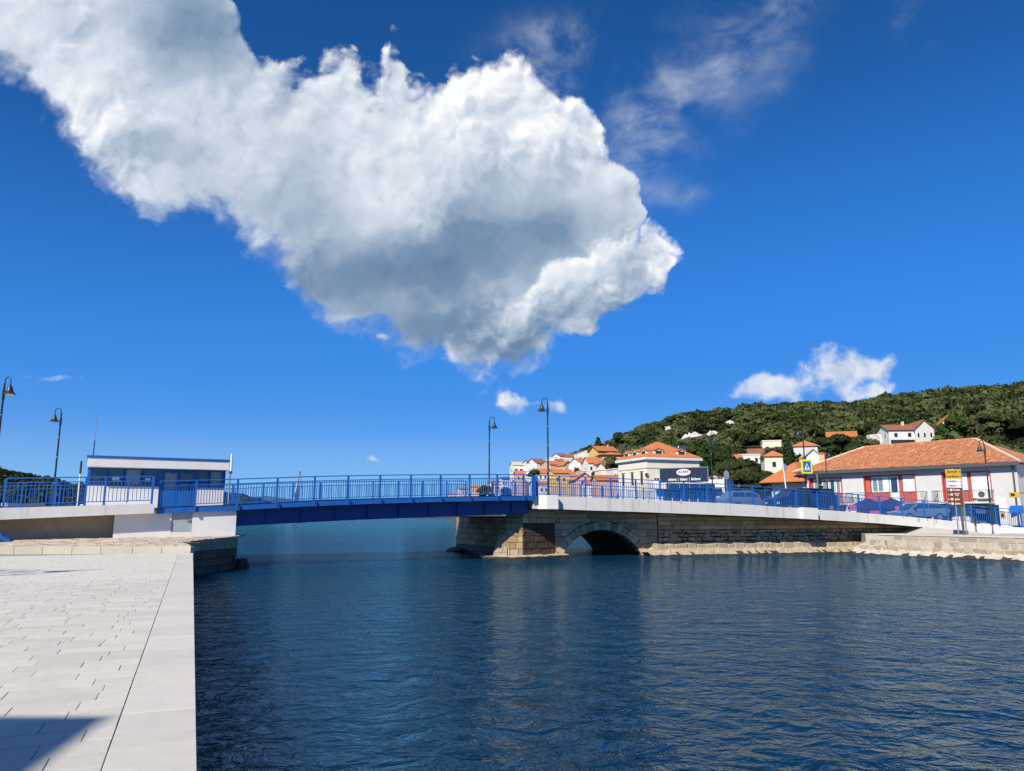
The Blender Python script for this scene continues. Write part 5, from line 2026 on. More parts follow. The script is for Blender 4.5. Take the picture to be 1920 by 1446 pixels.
# balconies
for a, b in ((XF(1538), XF(1586)), (XF(1597), XF(1737)), (XF(1757), XF(1862))):
    bl = MB().box(a, b, -1.25, -.002, zs - .16, zs - .01).build('balcony', M['w_grey'], LBR)
    rb = MB()
    rb.box(a, b, -1.24, -1.20, zs + .92, zs + .96).box(a, b, -1.24, -1.21, zs + .08, zs + .11)
    for xx in (a, b - .03):
        rb.box(xx, xx + .03, -1.20, -.01, zs + .92, zs + .96).box(xx, xx + .03, -1.2, -.01, zs + .08, zs + .11)
    rb.build('balcony_rail', M['gutter'], bl)
    bars = MB()
    k = int((b - a) / .16)
    for i in range(k + 1):
        xx = a + (b - a - .02) * i / k
        bars.box(xx, xx + .018, -1.235, -1.215, zs - .009, zs + .915)
    for xx in (a, b - .03):
        for yy in np.arange(-1.1, 0, .18):
            bars.box(xx, xx + .018, yy, yy + .018, zs - .009, zs + .915)
    tag(bars.build('balcony_bar', M['gutter'], bl), kind='stuff')
# ground floor: shaded shop fronts
xs0, xs1 = XF(1700, 955), XF(1858, 955)
for f0, f1, m_ in ((.02, .30, 'darkopening'), (.33, .55, 'darkopening'), (.58, .75, 'plain_white'), (.77, .98, 'gutter')):
    MB().box(xs0 + (xs1 - xs0) * f0, xs0 + (xs1 - xs0) * f1, -.06, -.002, 1.4, 3.15).build('shop_front', M[m_], LBR)
fz = MB().box(XF(1808, 950), XF(1862, 950), -.5, -.002, 3.1, 3.48).build('shop_fascia', M['w_grey'], LBR)
lettering('NIK', .30, M['navy_print'], LBR, (XF(1836, 950), -.506, 3.29), scale_x=1.3, bold=.012)
MB().box(XF(1836, 958), XF(1862, 958), -.7, -.502, 2.72, 3.05).build('awning', M['gutter'], LBR)
MB().box(XF(1866, 950), XF(1888, 950), -.02, -.002, 1.4, 4.0).build('painted_panel', M['plain_white'], LBR)
pn = MB().box(XF(1876, 964), XF(1884, 964), -.05, -.021, 2.35, 2.95).build('poster', M['sign_yellow'], LBR)
MB().box(XF(1877, 964), XF(1883, 964), -.06, -.051, 2.45, 2.70).build('poster_print', M['black'], pn)
# roof of single tiles: sloping planes, courses of overlapping tiles
SL = R(26.5)
RH = (DB / 2 + .55) * math.tan(SL)
rx0, rx1 = x_mid - .6, x_end + .5
ry0, ry1 = -.60, DB + .55
rm = MB()
hipw = (ry1 - ry0) / 2
hip_roof(rm, rx0, rx1, ry0, ry1, ZE + .06, RH - .05, 0, .05)
lroof = rm.build('roof', M['tile_old'], LBR)
tl = MB()
nrow = 17
for r_ in range(nrow):
    f0, f1 = r_ / nrow, (r_ + 1) / nrow
    ya, yb = ry0 + hipw * f0, ry0 + hipw * (f1 + .03)
    za, zb_ = ZE + .125 + RH * f0 + .035, ZE + .118 + RH * (f1 + .03)
    xl0, xl1 = rx0 + hipw * f0 + .05, rx1 - hipw * f0 - .05
    x = xl0 + random.uniform(0, .2)
    while x < xl1 - .2:
        jz = random.uniform(-.012, .03) + (.03 if random.random() < .12 else 0)
        jy = random.uniform(-.03, .03)
        vs_ = []
        for yy, zz in ((ya + jy, za + jz), (yb, zb_ + jz * .5)):
            for fx, fz_ in ((.0, .0), (.06, .045), (.15, .06), (.21, .0)):
                vs_.append((x + fx, yy, zz + fz_))
        tl.add(vs_, [(0, 1, 5, 4), (1, 2, 6, 5), (2, 3, 7, 6), (0, 3, 2, 1)])
        x += .225
tag(tl.build('tile', M['tile_old'], lroof), kind='stuff')
rg = MB()
zr_ = ZE + .14 + RH
rg.tube([(rx0 + hipw, ry0 + hipw, zr_), (rx1 - hipw, ry0 + hipw, zr_)], .13, 8)
rg.build('ridge_tile', M['tile_old'], lroof)
for p_, q_ in (((rx0, ry0, ZE + .16), (rx0 + hipw, ry0 + hipw, zr_)), ((rx1, ry0, ZE + .16), (rx1 - hipw, ry0 + hipw, zr_))):
    MB().tube([p_, q_], .12, 8).build('hip_tile', M['w_beige'], lroof)
# lower left part of the row: its own hipped roof
ro2 = MB()
hip_roof(ro2, -.9, x_mid + .4, -.35, DB, 5.95, 2.1, .3, .1)
ro2.build('roof', M['tile'], LBR)
for f, mat_ in ((.25, 'plain_white'), (.78, 'curtain')):
    window(x_mid * f - .4, x_mid * f + .9, 3.4, 5.4, .28, LBR, M['plain_white'], M[mat_], .1)
lt = at(1514, 870, 84)
for k, (u, v, d) in enumerate(((1504, 861, 88), (1543, 856, 83))):
    p = at(u, v, d)
    ch = thing('brick_chimney', ('narrow brick chimney standing left behind the crossing sign', 'square brick chimney on the ridge right of the crossing sign')[k], 'chimney', (p.x, p.y, p.z - .6), R(-30))
    w_ = (.28, .34)[k]
    MB().box(-w_, w_, -w_, w_, -1.6, (.6, .85)[k]).build('shaft', M['w_salmon'], ch)
    MB().box(-w_ - .08, w_ + .08, -w_ - .08, w_ + .08, (.601, .851)[k], (.72, .97)[k]).build('cap', M['tile'], ch)
# neighbour at the far right
p = at(1912, 868, 66)
NB = thing('neighbour_house', 'grey shaded house end with an orange roof at the right edge of the frame', 'house', (p.x, p.y, 0), math.atan2(bd.y, bd.x))
MB().prism([(1.5, 1), (10, 1), (10, 7.0), (5.75, 9.3), (1.5, 7.0)], 1.2, 14, 'x').build('wall', M['w_grey'], NB)
rm = MB()
gable_roof(rm, .9, 14, 1.2, 10.2, 7.0, 2.5, .35, 'x')
rm.build('roof', M['tile_old'], NB)
for x in (2.4, 4.6, 6.8):
    for z in (2.2, 4.8):
        add_window(NB, x, 1.5, z, .9, 1.3, 0, 'darkopening')

# ------------------------------------------------------------------ street lamps with bell shades
def make_lamp(name, label):
    root = thing(name, label, 'street lamp', group='bell lamps along the bridge road')
    MB().lathe([(.14, 0), (.14, .06), (.085, .12), (.08, 1.0), (.075, 1.08)], seg=12).build('base', M['iron'], root, smooth=40)
    MB().lathe([(.058, 1.081), (.052, 3.0), (.045, 5.82)], seg=10).build('post', M['iron'], root, smooth=40)
    for z in (1.5, 3.1, 4.3):
        MB().lathe([(.066, z), (.066, z + .05)], seg=10).build('collar', M['galv'], root)
    MB().lathe([(.068, 5.05), (.07, 5.5)], seg=10).build('sleeve', M['iron'], root)
    arm = [(-.02, 0, 5.45)] + [(-.195 + .175 * math.cos(a), 0, 5.92 + .19 * math.sin(a)) for a in np.linspace(0, math.pi, 12)] + [(-.37, 0, 5.72)]
    arm_o = MB().tube([(-.02, 0, 5.2)] + arm, .026, 8).build('arm', M['iron'], root, smooth=60)
    MB().box(-.34, -.05, -.02, .02, 5.30, 5.34).build('stay', M['iron'], arm_o)
    sh = MB().lathe([(.285, 5.29), (.25, 5.315), (.17, 5.40), (.125, 5.50), (.115, 5.58), (.07, 5.66), (.03, 5.72)], cx=-.37, seg=18).build('bell_shade', M['iron'], root, smooth=50)
    MB().lathe([(.10, 5.245), (.16, 5.26), (.19, 5.289)], cx=-.37, seg=14).build('lamp_glass', M['lampglass'], sh, smooth=50)
    return root


LAMPS = [
    ('street lamp at the far left edge of the frame with its bell facing right', tuple(at(-17, 945, 33.3)), 2.88, math.pi - .3, .96),
    ('street lamp behind the ramp railing left of the kiosk', tuple(at(98, 945, 44.0)), 2.95, .1, .965),
    ('slender street lamp on the far side of the steel span with its bell facing right', tuple(at(917, 935, 54.8)), 3.70, math.pi, .985),
    ('tall street lamp on the white corner block where the steel span ends', tuple(at(1028, 928, 47.0)), 3.80, 0.0, 1.0),
    ('street lamp that carries the yellow framed pedestrian crossing sign', tuple(at(1514, 950, 52.4)), 3.11, .1, .93),
    ('street lamp in front of the dark pines by the bakery sign', tuple(at(1337, 935, 61.5)), 3.35, math.pi, .97),
    ('street lamp before the long orange roof near the traffic light', tuple(at(1554, 950, 62)), 2.75, math.pi, .86),
    ('street lamp in front of the last red balcony at right', tuple(at(1861, 985, 53.0)), 1.93, .1, .97),
]
proto = None
for lab, p, z, rz, sc in LAMPS:
    if proto is None:
        proto = o = make_lamp('street_lamp', lab)
    else:
        o = copy_tree(proto)
        o['label'] = lab
    o.location = (p[0], p[1], z)
    o.rotation_euler = (0, 0, rz)
    o.scale = (sc, sc, sc)

# ------------------------------------------------------------------ signs and signals
# pedestrian crossing sign hung on the lamp
p = at(1513, 875, 52.15)
cs = thing('crossing_sign', 'blue pedestrian crossing sign in a bright yellow frame on a lamp post', 'road sign', tuple(p), R(4))
MB().box(-.38, .38, 0, .03, -.48, .48).build('plate', M['sign_lime'], cs, bevel=.02)
MB().box(-.27, .27, -.008, -.001, -.37, .37).build('blue_field', M['sign_blue'], cs)
MB().prism([(-.22, -.27), (.22, -.27), (0, .25)], -.015, -.009, 'y').build('white_triangle', M['plain_white'], cs)
fg = MB()
fg.prism([(.025 * math.cos(k * .785) + .0, .105 + .03 * math.sin(k * .785)) for k in range(8)], -.021, -.016, 'y')
fg.prism([(-.035, -.03), (.035, -.03), (.045, .07), (-.03, .075)], -.021, -.016, 'y')
fg.prism([(-.03, -.031), (.0, -.031), (-.055, -.20), (-.085, -.20)], -.021, -.016, 'y')
fg.prism([(.0, -.031), (.034, -.031), (.085, -.20), (.055, -.20)], -.021, -.016, 'y')
fg.prism([(.045, .069), (.09, -.01), (.075, -.02), (.036, .03)], -.021, -.016, 'y')
tag(fg.build('walking_figure', M['black'], cs), kind='stuff')
for k in range(5):
    MB().box(-.19 + k * .085, -.14 + k * .085, -.021, -.016, -.262, -.21).build('zebra_bar', M['black'], cs)
MB().box(-.05, .05, .031, .12, -.3, -.22).box(-.05, .05, .031, .12, .22, .3).build('clamp', M['galv'], cs)

# stack of direction boards
p = at(1797, 1003, 50.6)
ds = thing('direction_sign', 'tall stack of yellow, white and brown direction boards on two steel posts', 'road sign', (p.x, p.y, 1.30), R(-2))
for x in (.02, .55):
    MB().tube([(x, 0, 0), (x, 0, 4.42)], .045, 8).build('post', M['galv'], ds)
MB().box(.30, .42, -.05, .05, 0, 2.6).build('channel_post', M['gutter'], ds)
boards = [('sign_yellow', 'Zagreb/Split', 'black', .33), ('sign_yellow', 'Zadar/Šibenik', 'black', .33), ('plain_white', 'Ambulanta +', 'navy_print', .29), ('plain_white', 'Ljekarna +', 'navy_print', .29),
          ('sign_brown', 'Gradina', 'plain_white', .29), ('sign_brown', 'Turist Info\nTisno', 'plain_white', .33), ('sign_brown', 'Jazine', 'plain_white', .29), ('sign_brown', 'Jezera', 'plain_white', .29)]
z = 4.36
for m_, tx, pm_, h in boards:
    b = MB().box(-.50, .50, -.08, -.05, z - h + .012, z).build('board', M[m_], ds, bevel=.006)
    two = '\n' in tx
    lettering(tx, .105 if two else .17, M[pm_], b, (-.06 if pm_ != 'plain_white' else .12, -.084, z - h / 2 + (.0 if not two else .0)), scale_x=.82, bold=.004)
    ar = MB()
    sgn = 1 if pm_ != 'plain_white' else -1
    cx = .41 * sgn
    ar.prism([(cx - .06 * sgn, z - h / 2 - .012), (cx + .02 * sgn, z - h / 2 - .012), (cx + .02 * sgn, z - h / 2 - .05), (cx + .075 * sgn, z - h / 2), (cx + .02 * sgn, z - h / 2 + .05), (cx + .02 * sgn, z - h / 2 + .012), (cx - .06 * sgn, z - h / 2 + .012)], -.088, -.081, 'y')
    ar.build('arrow', M[pm_], b)
    if pm_ == 'plain_white':
        MB().box(-.30, -.16, -.088, -.081, z - h / 2 - .07, z - h / 2 + .07).build('pictogram', M['plain_white'], b)
    z -= h

# round signs seen from behind, traffic light, slim poles
p = at(1363, 918, 60)
rs = thing('round_sign', 'round traffic sign seen from behind beside the bakery annex', 'road sign', (p.x, p.y, 3.2))
MB().tube([(0, 0, 0), (0, 0, 2.95)], .035, 8).build('post', M['galv'], rs)
MB().prism([(.22 * math.cos(2 * math.pi * k / 24), 2.55 + .36 * math.sin(2 * math.pi * k / 24)) for k in range(24)], -.06, -.04, 'y').build('disc', M['galv'], rs)
p = at(1477, 925, 60)
rs = thing('round_sign', 'pale leaning pole with a round disc in front of the cypress', 'road sign', (p.x, p.y, 2.9))
MB().tube([(0, 0, 0), (-.28, 0, 4.1)], .05, 8).build('post', M['plain_white'], rs)
MB().prism([(-.10 + .20 * math.cos(2 * math.pi * k / 24), 3.45 + .28 * math.sin(2 * math.pi * k / 24)) for k in range(24)], .06, .08, 'y').build('disc', M['galv'], rs)
p = at(1537, 945, 59)
tlt = thing('traffic_light', 'black traffic light on a pale pole seen from the side near the crossing', 'traffic light', (p.x, p.y, 2.8))
MB().tube([(0, 0, 0), (-.06, 0, 2.95)], .055, 8).build('pole', M['galv'], tlt)
tb = MB().box(.05, .26, -.14, .14, 1.25, 2.1).build('housing', M['black'], tlt)
for z in (1.37, 1.64, 1.91):
    MB().add([(.262, -.11, z + .12), (.262, .11, z + .12), (.262, .11, z - .05), (.262, -.11, z - .05), (.40, -.09, z + .10), (.40, .09, z + .10)], [(0, 1, 5, 4), (0, 4, 3), (1, 2, 5)]).build('visor', M['black'], tb)
MB().box(-.02, .22, -.12, .12, 2.15, 2.75).build('upper_housing', M['black'], tlt)
p = at(1343, 905, 88)
tp = thing('lamp_stub', 'small white T shaped pole on the annex roof beside the pines', 'pole', (p.x, p.y, p.z - .5))
MB().tube([(0, 0, 0), (0, 0, 1.15)], .04, 6).build('pole', M['plain_white'], tp)
MB().box(-.35, .08, -.06, .06, 1.151, 1.25).build('head', M['plain_white'], tp)


# ------------------------------------------------------------------ cars
def make_car(label, paint, loc, rz, L=4.3, Wd=1.75, Hh=1.5, van=False):
    root = thing('parked_car', label, 'car', loc, rz, 'cars on the road behind the railing')
    h = Hh
    belt = h * .60
    if van:
        side = [(-L / 2, .35), (-L / 2 + .02, belt), (-L / 2 + .9, belt + .10), (L / 2 - .02, belt + .06), (L / 2, .4)]
        cab = [(-L / 2 + .75, belt + .08), (-L / 2 + 1.55, h - .06), (-L / 2 + 2.0, h), (L / 2 - .5, h - .03), (L / 2 - .12, belt + .05)]
    else:
        side = [(-L / 2, .34), (-L / 2 + .03, belt - .14), (-L / 2 + .85, belt), (L / 2 - .05, belt + .03), (L / 2, .4)]
        cab = [(-L / 2 + .80, belt - .01), (-L / 2 + 1.55, h - .06), (-L / 2 + 2.0, h), (L / 2 - .75, h - .05), (L / 2 - .15, belt + .02)]
    b = MB()
    n = len(side)
    w = Wd / 2
    stations = [(-w, .93), (-w + .05, 1.0), (w - .05, 1.0), (w, .93)]
    vs = []
    for y, k in stations:
        vs += [(x * (k if abs(x) > L / 2 - .2 else 1), y, z if z < .5 else z * (1 if k == 1 else .985)) for x, z in side]
    fs = [tuple(range(n)), tuple(range(4 * n - 1, 3 * n - 1, -1))] + [(a * n + i, a * n + (i + 1) % n, (a + 1) * n + (i + 1) % n, (a + 1) * n + i) for a in range(3) for i in range(n)]
    b.add(vs, fs)
    body = b.build('body', M[paint], root, bevel=.05)
    c = MB()
    n = len(cab)
    wt = w - .22
    vs = [(x, -(w - .06) if z < belt + .15 else -wt, z) for x, z in cab] + [(x, (w - .06) if z < belt + .15 else wt, z) for x, z in cab]
    c.add(vs, [tuple(range(n)), tuple(range(2 * n - 1, n - 1, -1))] + [(i, i + n, (i + 1) % n + n, (i + 1) % n) for i in range(n)])
    c.build('cabin', M[paint], root, bevel=.04)
    for sgn in (-1, 1):
        def sp(x, z):
            k = (z - belt) / (h - belt)
            return (x, sgn * ((w - .06) * (1 - k) + wt * k + .008), z)
        x0, x1 = cab[0][0] + .45, cab[-1][0] - .25
        cuts = np.linspace(x0, x1, 4 if van else 3)
        for i in range(len(cuts) - 1):
            a_, b_ = cuts[i] + .04, cuts[i + 1] - .04
            za, zb_ = belt + .12, h - .13
            sh = .32 if i == 0 else 0
            se = -.12 if i == len(cuts) - 2 else 0
            MB().add([sp(a_, za), sp(b_, za), sp(b_ + se, zb_), sp(a_ + sh, zb_)], [(0, 1, 2, 3)]).build('side_window', M['glass'], root)
    wsx0, wsx1 = cab[0][0], cab[1][0]
    MB().add([(wsx0 + .02, -w + .16, belt + .08), (wsx0 + .02, w - .16, belt + .08), (wsx1 - .06, wt - .04, h - .10), (wsx1 - .06, -wt + .04, h - .10)], [(0, 1, 2, 3)]).build('windscreen', M['glass'], root)
    for x in (-L / 2 + .80, L / 2 - .82):
        for sgn in (-1, 1):
            ty = MB()
            ty.prism([(x + .32 * math.cos(2 * math.pi * k / 20), .32 + .32 * math.sin(2 * math.pi * k / 20)) for k in range(20)], sgn * (w - .18), sgn * (w + .01), 'y')
            wh_ = ty.build('wheel', M['tyre'], root)
            rm_ = MB()
            rm_.prism([(x + .20 * math.cos(2 * math.pi * k / 16), .32 + .20 * math.sin(2 * math.pi * k / 16)) for k in range(16)], sgn * (w + .011), sgn * (w + .02), 'y')
            rm_.build('rim', M['galv'], wh_)
    for sgn in (-1, 1):
        MB().box(-L / 2 - .02, -L / 2 + .12, sgn * .72 - .16, sgn * .72 + .16, .62, .76).build('headlight', M['chrome'], root)
        MB().box(L / 2 - .08, L / 2 + .02, sgn * .76 - .09, sgn * .76 + .09, .70, .95).build('tail_light', M['sign_red'], root)
        MB().box(-L / 2 + 1.15, -L / 2 + 1.27, sgn * (w + .09) - .09, sgn * (w + .09) + .09, belt + .08, belt + .22).build('mirror', M['black'], root)
    return root


def on_road(u, q):
    best = None
    for t in np.arange(0, 46, .1):
        x, y, h = rp(t, q)
        uu = 960 + F * x / (y * _c + (zt(t) - CAM_Z) * _s)
        if best is None or abs(uu - u) < best[0]:
            best = (abs(uu - u), x, y, h, t)
    return best[1:]


x, y, h, t = on_road(1504, 3.6)
make_car('dark blue people carrier behind the railing below the crossing sign', 'car_blue', (x, y, zt(t) - .10), h, 5.3, 1.9, 1.80, True)
x, y, h, t = on_road(1722, 3.4)
make_car('small silver blue hatchback behind the railing in front of the balconies', 'car_silver', (x, y, zt(t) - .10), h, 4.0, 1.7, 1.45)
x, y, h, t = on_road(1398, 6.6)
make_car('blue hatchback behind the railing under the big pine', 'car_silver', (x, y, zt(t) - .10), h + math.pi, 4.1, 1.7, 1.5)
for u, d, lab, col in ((1318, 78, 'dark blue car parked in front of the bakery annex glazing', 'car_blue'), (1268, 80, 'white car parked below the navy bakery sign', 'car_white')):
    p = at(u, 940, d)
    make_car(lab, col, (p.x, p.y, land_z(p.x, p.y)), R(14), 4.2, 1.7, 1.5)

# cafe parasols, pink boards
for k, (u, d, lab) in enumerate(((1628, 66.5, 'wide navy cafe parasol left of the two behind the railing'), (1672, 65.5, 'wide navy cafe parasol right of the two near the small hatchback'))):
    p = at(u, 950, d)
    pr_ = thing('cafe_parasol', lab, 'parasol', (p.x, p.y, 1.3), 0, 'navy cafe parasols')
    MB().tube([(0, 0, 0), (0, 0, 2.75)], .035, 8).build('pole', M['plain_white'], pr_)
    n = 8
    rad = 1.75
    vs = [(rad * math.cos(2 * math.pi * i / n), rad * math.sin(2 * math.pi * i / n), 2.05) for i in range(n)]
    vs += [(rad * math.cos(2 * math.pi * i / n), rad * math.sin(2 * math.pi * i / n), 1.80) for i in range(n)] + [(0, 0, 2.78)]
    MB().add(vs, [(i, (i + 1) % n, 2 * n) for i in range(n)] + [(i + n, (i + 1) % n + n, (i + 1) % n, i) for i in range(n)]).build('canopy', M['canvas'], pr_)
    MB().lathe([(.35, 0), (.35, .08), (.06, .1)], seg=12).build('base', M['gutter'], pr_)
for u, v, d, w, h, lab in ((1600, 954, 60, .55, .75, 'upright pink advertising board behind the railing near the left parasol'), (1641, 963, 58.5, .8, .55, 'low pink advertising board behind the railing between the parasols'), (1684, 957, 61, .4, .85, 'narrow pink advertising board behind the railing left of the hatchback')):
    p = at(u, v, d)
    pb = thing('advertising_board', lab, 'board', (p.x, p.y, p.z - h * .6), R(8), 'pink advertising boards')
    MB().box(-w / 2, w / 2, 0, .04, .06, h).build('panel', M['pink'], pb)
    MB().box(-w / 2 + .03, w / 2 - .03, -.006, -.001, .12, h * .45).build('white_print', M['plain_white'], pb)
    for sx in (-1, 1):
        MB().box(sx * (w / 2 - .05) - .02, sx * (w / 2 - .05) + .02, .05, .25, -.7, .3).build('leg', M['galv'], pb)
p = at(1699, 948, 63)
pb = thing('red_sign', 'square red sign with white rings on the shop wall behind the hatchback', 'sign', tuple(p), R(-40))
MB().box(-.32, .32, 0, .05, -.20, .20).build('panel', M['sign_red'], pb)
for x in (-.15, .15):
    rg_ = MB()
    rg_.prism([(x + .11 * math.cos(2 * math.pi * k / 16), .11 * math.sin(2 * math.pi * k / 16)) for k in range(16)], -.008, -.001, 'y')
    r_o = rg_.build('ring', M['plain_white'], pb)
    rg_ = MB()
    rg_.prism([(x + .055 * math.cos(2 * math.pi * k / 16), .055 * math.sin(2 * math.pi * k / 16)) for k in range(16)], -.012, -.009, 'y')
    rg_.build('ring_centre', M['sign_red'], r_o)
# yellow lamp box, blue round shop sign, dark kiosk box at right
p = at(1902, 928, 60.5)
yb = thing('hanging_sign', 'small yellow hanging sign box on the corner of the long white building', 'sign', tuple(p), R(-20))
MB().box(-.32, .32, -.12, .12, -.2, .2).build('box', M['sign_yellow'], yb, bevel=.02)
MB().box(-.28, .0, -.13, -.121, -.1, .12).build('print', M['black'], yb)
MB().box(.321, 1.2, -.03, .03, .12, .17).build('bracket', M['iron'], yb)
p = at(1908, 955, 60)
ub = thing('blue_awning', 'shiny blue rounded awning over the last shop door at the right edge', 'awning', tuple(p), R(-52))
mb = MB()
for i in range(9):
    a = math.pi / 2 * i / 8
    for xx in (-.42, .42):
        mb.v.append((xx, -.6 * math.sin(a), .6 * math.cos(a) - .3))
for i in range(8):
    mb.f.append((2 * i, 2 * i + 1, 2 * i + 3, 2 * i + 2))
    mb.mi.append(0)
for e in (0, 1):
    o_ = len(mb.v)
    mb.v.append((-.42 if e == 0 else .42, 0, -.3))
    for i in range(8):
        mb.f.append((2 * i + e, 2 * i + 2 + e, o_))
        mb.mi.append(0)
mb.build('canopy', M['sign_blue'], ub)
p = at(1868, 985, 56.5)
bx = thing('utility_cabinet', 'tall dark blue cabinet behind the railing beside the right hand lamp', 'cabinet', (p.x, p.y, 1.62), R(4))
MB().box(-.38, .38, 0, .5, 0, 1.75).build('body', M['car_blue'], bx, bevel=.02)
MB().box(-.34, .34, -.02, -.001, .08, 1.68).build('door', M['car_blue'], bx)
p = at(1829, 985, 54.2)
bo = thing('bollard', 'short dark bollard on the pavement behind the railing right of the direction boards', 'bollard', (p.x, p.y, 1.85))
MB().lathe([(.06, 0), (.06, .75), (.075, .78), (.075, .84), (.02, .9)], seg=10).build('post', M['iron'], bo)

# low beige wall and planter seen through the ramp railing at far left
p, q = at(14, 946, 62), at(84, 944, 66)
sw = thing('low_stone_wall', 'low pale stone wall seen through the railing at far left', 'wall', (p.x, p.y, 0), math.atan2(q.y - p.y, q.x - p.x))
LW = (Vector((q.x, q.y)) - Vector((p.x, p.y))).length
MB().box(0, LW, 0, .5, .5, p.z - .12).build('masonry', M['quaystone'], sw)
MB().box(-.05, LW + .05, -.05, .55, p.z - .119, p.z + .12).build('coping', M['kerb'], sw)
lx = on_level(0, 975, 2.0)
back = MB().prism([(-80, 44), (-36, 44), (-30, 60), (-44, 90), (-120, 130)], -1, 1.6, 'z').build('left_bank', M['bare_concrete'])
tag(back, 'low quayside ground behind the ramp at far left', 'ground', kind='structure')

# ------------------------------------------------------------------ boats beyond the bridge
p = at(556, 979, 280)
sb = thing('sailing_boat', 'white sailing boat with raised narrow sail seen beyond the bridge railing', 'sailing boat', (p.x, p.y, 0), R(70))
hull = MB()
st_ = [(-5, .0, 1.2), (-4.8, 1.2, 1.2), (-1, 1.7, 1.15), (2.5, 1.3, 1.25), (5.2, .05, 1.45)]
vs = []
for x, w_, z in st_:
    vs += [(x, -w_, z), (x, -w_ * .75, .1), (x, 0, -.3), (x, w_ * .75, .1), (x, w_, z)]
fs = []
for i in range(4):
    for j in range(4):
        fs.append((i * 5 + j, i * 5 + j + 1, (i + 1) * 5 + j + 1, (i + 1) * 5 + j))
    fs.append((i * 5 + 4, i * 5, (i + 1) * 5, (i + 1) * 5 + 4))
fs.append((0, 1, 2, 3, 4))
hull.add(vs, fs)
hull.build('hull', M['plain_white'], sb)
MB().box(-2.2, 1.6, -.9, .9, 1.2, 1.75).build('cabin', M['plain_white'], sb, bevel=.1)
MB().tube([(.6, 0, 1.2), (.6, 0, 20.0)], [.16, .10], 8).build('mast', M['plain_white'], sb)
MB().tube([(.6, 0, 2.6), (-3.6, 0, 2.7)], .07, 8).build('boom', M['galv'], sb)
MB().add([(.5, .0, 2.8), (-2.6, .6, 2.75), (-1.8, .7, 7), (-.6, .4, 14), (.5, 0, 19.4)], [(0, 1, 2, 3, 4)]).build('mainsail', M['sail'], sb)
for x, z, nm in ((5.1, 1.5, 'forestay'), (-4.8, 1.3, 'backstay')):
    MB().tube([(.6, 0, 19.6), (x, 0, z)], .03 if x < 0 else .08, 5).build(nm, M['galv'] if x < 0 else M['canvas'], sb)
# ------------------------------------------------------------------ out of frame on the left: what casts the shadows on the quay
hs_ = thing('waterfront_house', 'plain flat roofed waterfront house behind and left of the viewer', 'house', (-9.2, -4.6, 1.15))
MB().add([(-14, -16, 0), (2.5, -16, 0), (0, 0, 0), (-14, 0, 0), (-14, -16, 10.2), (2.5, -16, 10.2), (0, 0, 10.2), (-14, 0, 10.2)], [(0, 3, 2, 1), (4, 5, 6, 7), (0, 1, 5, 4), (1, 2, 6, 5), (2, 3, 7, 6), (3, 0, 4, 7)]).build('wall', M['w_cream'], hs_)
for x in (-11, -8, -5, -2):
    for z in (1.4, 4.6, 7.6):
        MB().box(x - .6, x + .6, .001, .06, z, z + 1.5).build('window', M['shutter'], hs_)
o = copy_tree(proto)
o['label'] = 'street lamp standing on the quay out of the frame at left'
o.location = (-14.6, 14.6, 1.18)
o.rotation_euler = (0, 0, R(20))
o.scale = (1, 1, 1)

rng_b = random.Random(4)
bt = thing('bare_tree', 'leafless tree standing on the quay out of the frame at left', 'tree', (-16.6, 13.2, 1.18))
_mb = MB()


def _limb(a, d, l, r, k):
    b = a + d * l
    _mb.tube([tuple(a), tuple(b)], [r, r * .65], 4)
    if k:
        for _ in range(3):
            nd = (d + Vector((rng_b.gauss(0, .55), rng_b.gauss(0, .55), rng_b.gauss(0, .4)))).normalized()
            nd.z = abs(nd.z) * .7 + .12
            _limb(b, nd.normalized(), l * .72, r * .6, k - 1)


_limb(Vector((0, 0, -.1)), Vector((0, 0, 1)), 2.2, .12, 4)
tag(_mb.build('trunk', M['bark'], bt), kind='stuff')

# ------------------------------------------------------------------ vegetation
def crown_arrays(rng, blobs, n, leaf, flat=.35):
    """leaf quads spread over the shells of several clumps; returns (verts, tint)"""
    per = np.array([b[3] ** 2 for b in blobs])
    per = per / per.sum()
    idx = rng.choice(len(blobs), n, p=per)
    c = np.array([b[:3] for b in blobs])[idx]
    r = np.array([b[3] for b in blobs])[idx]
    sq = np.array([b[4] for b in blobs])[idx]
    d = rng.normal(size=(n, 3))
    d[:, 2] = np.abs(d[:, 2]) * .9 - .25
    d /= np.linalg.norm(d, axis=1)[:, None]
    rad = r * (1 - .45 * rng.random(n) ** 2)
    pos = c + d * rad[:, None] * np.stack([np.ones(n), np.ones(n), sq], 1)
    nrm = d + rng.normal(size=(n, 3)) * .38
    nrm /= np.linalg.norm(nrm, axis=1)[:, None]
    ref = rng.normal(size=(n, 3))
    a = np.cross(nrm, ref)
    a /= np.linalg.norm(a, axis=1)[:, None]
    b = np.cross(nrm, a)
    s = leaf * (.6 + .8 * rng.random(n))
    s1 = s[:, None] * a
    s2 = (s * (.55 + .5 * rng.random(n)))[:, None] * b
    quad_ = np.stack([pos - s1 - s2 * .6, pos + s1 * .8 - s2, pos + s1 + s2 * .7, pos - s1 * .7 + s2], 1)
    quad_ += rng.normal(size=quad_.shape) * (leaf * .18)
    tint = np.repeat(rng.random(len(blobs))[idx][:, None], 4, 1)
    return quad_.reshape(-1, 3), tint.reshape(-1)


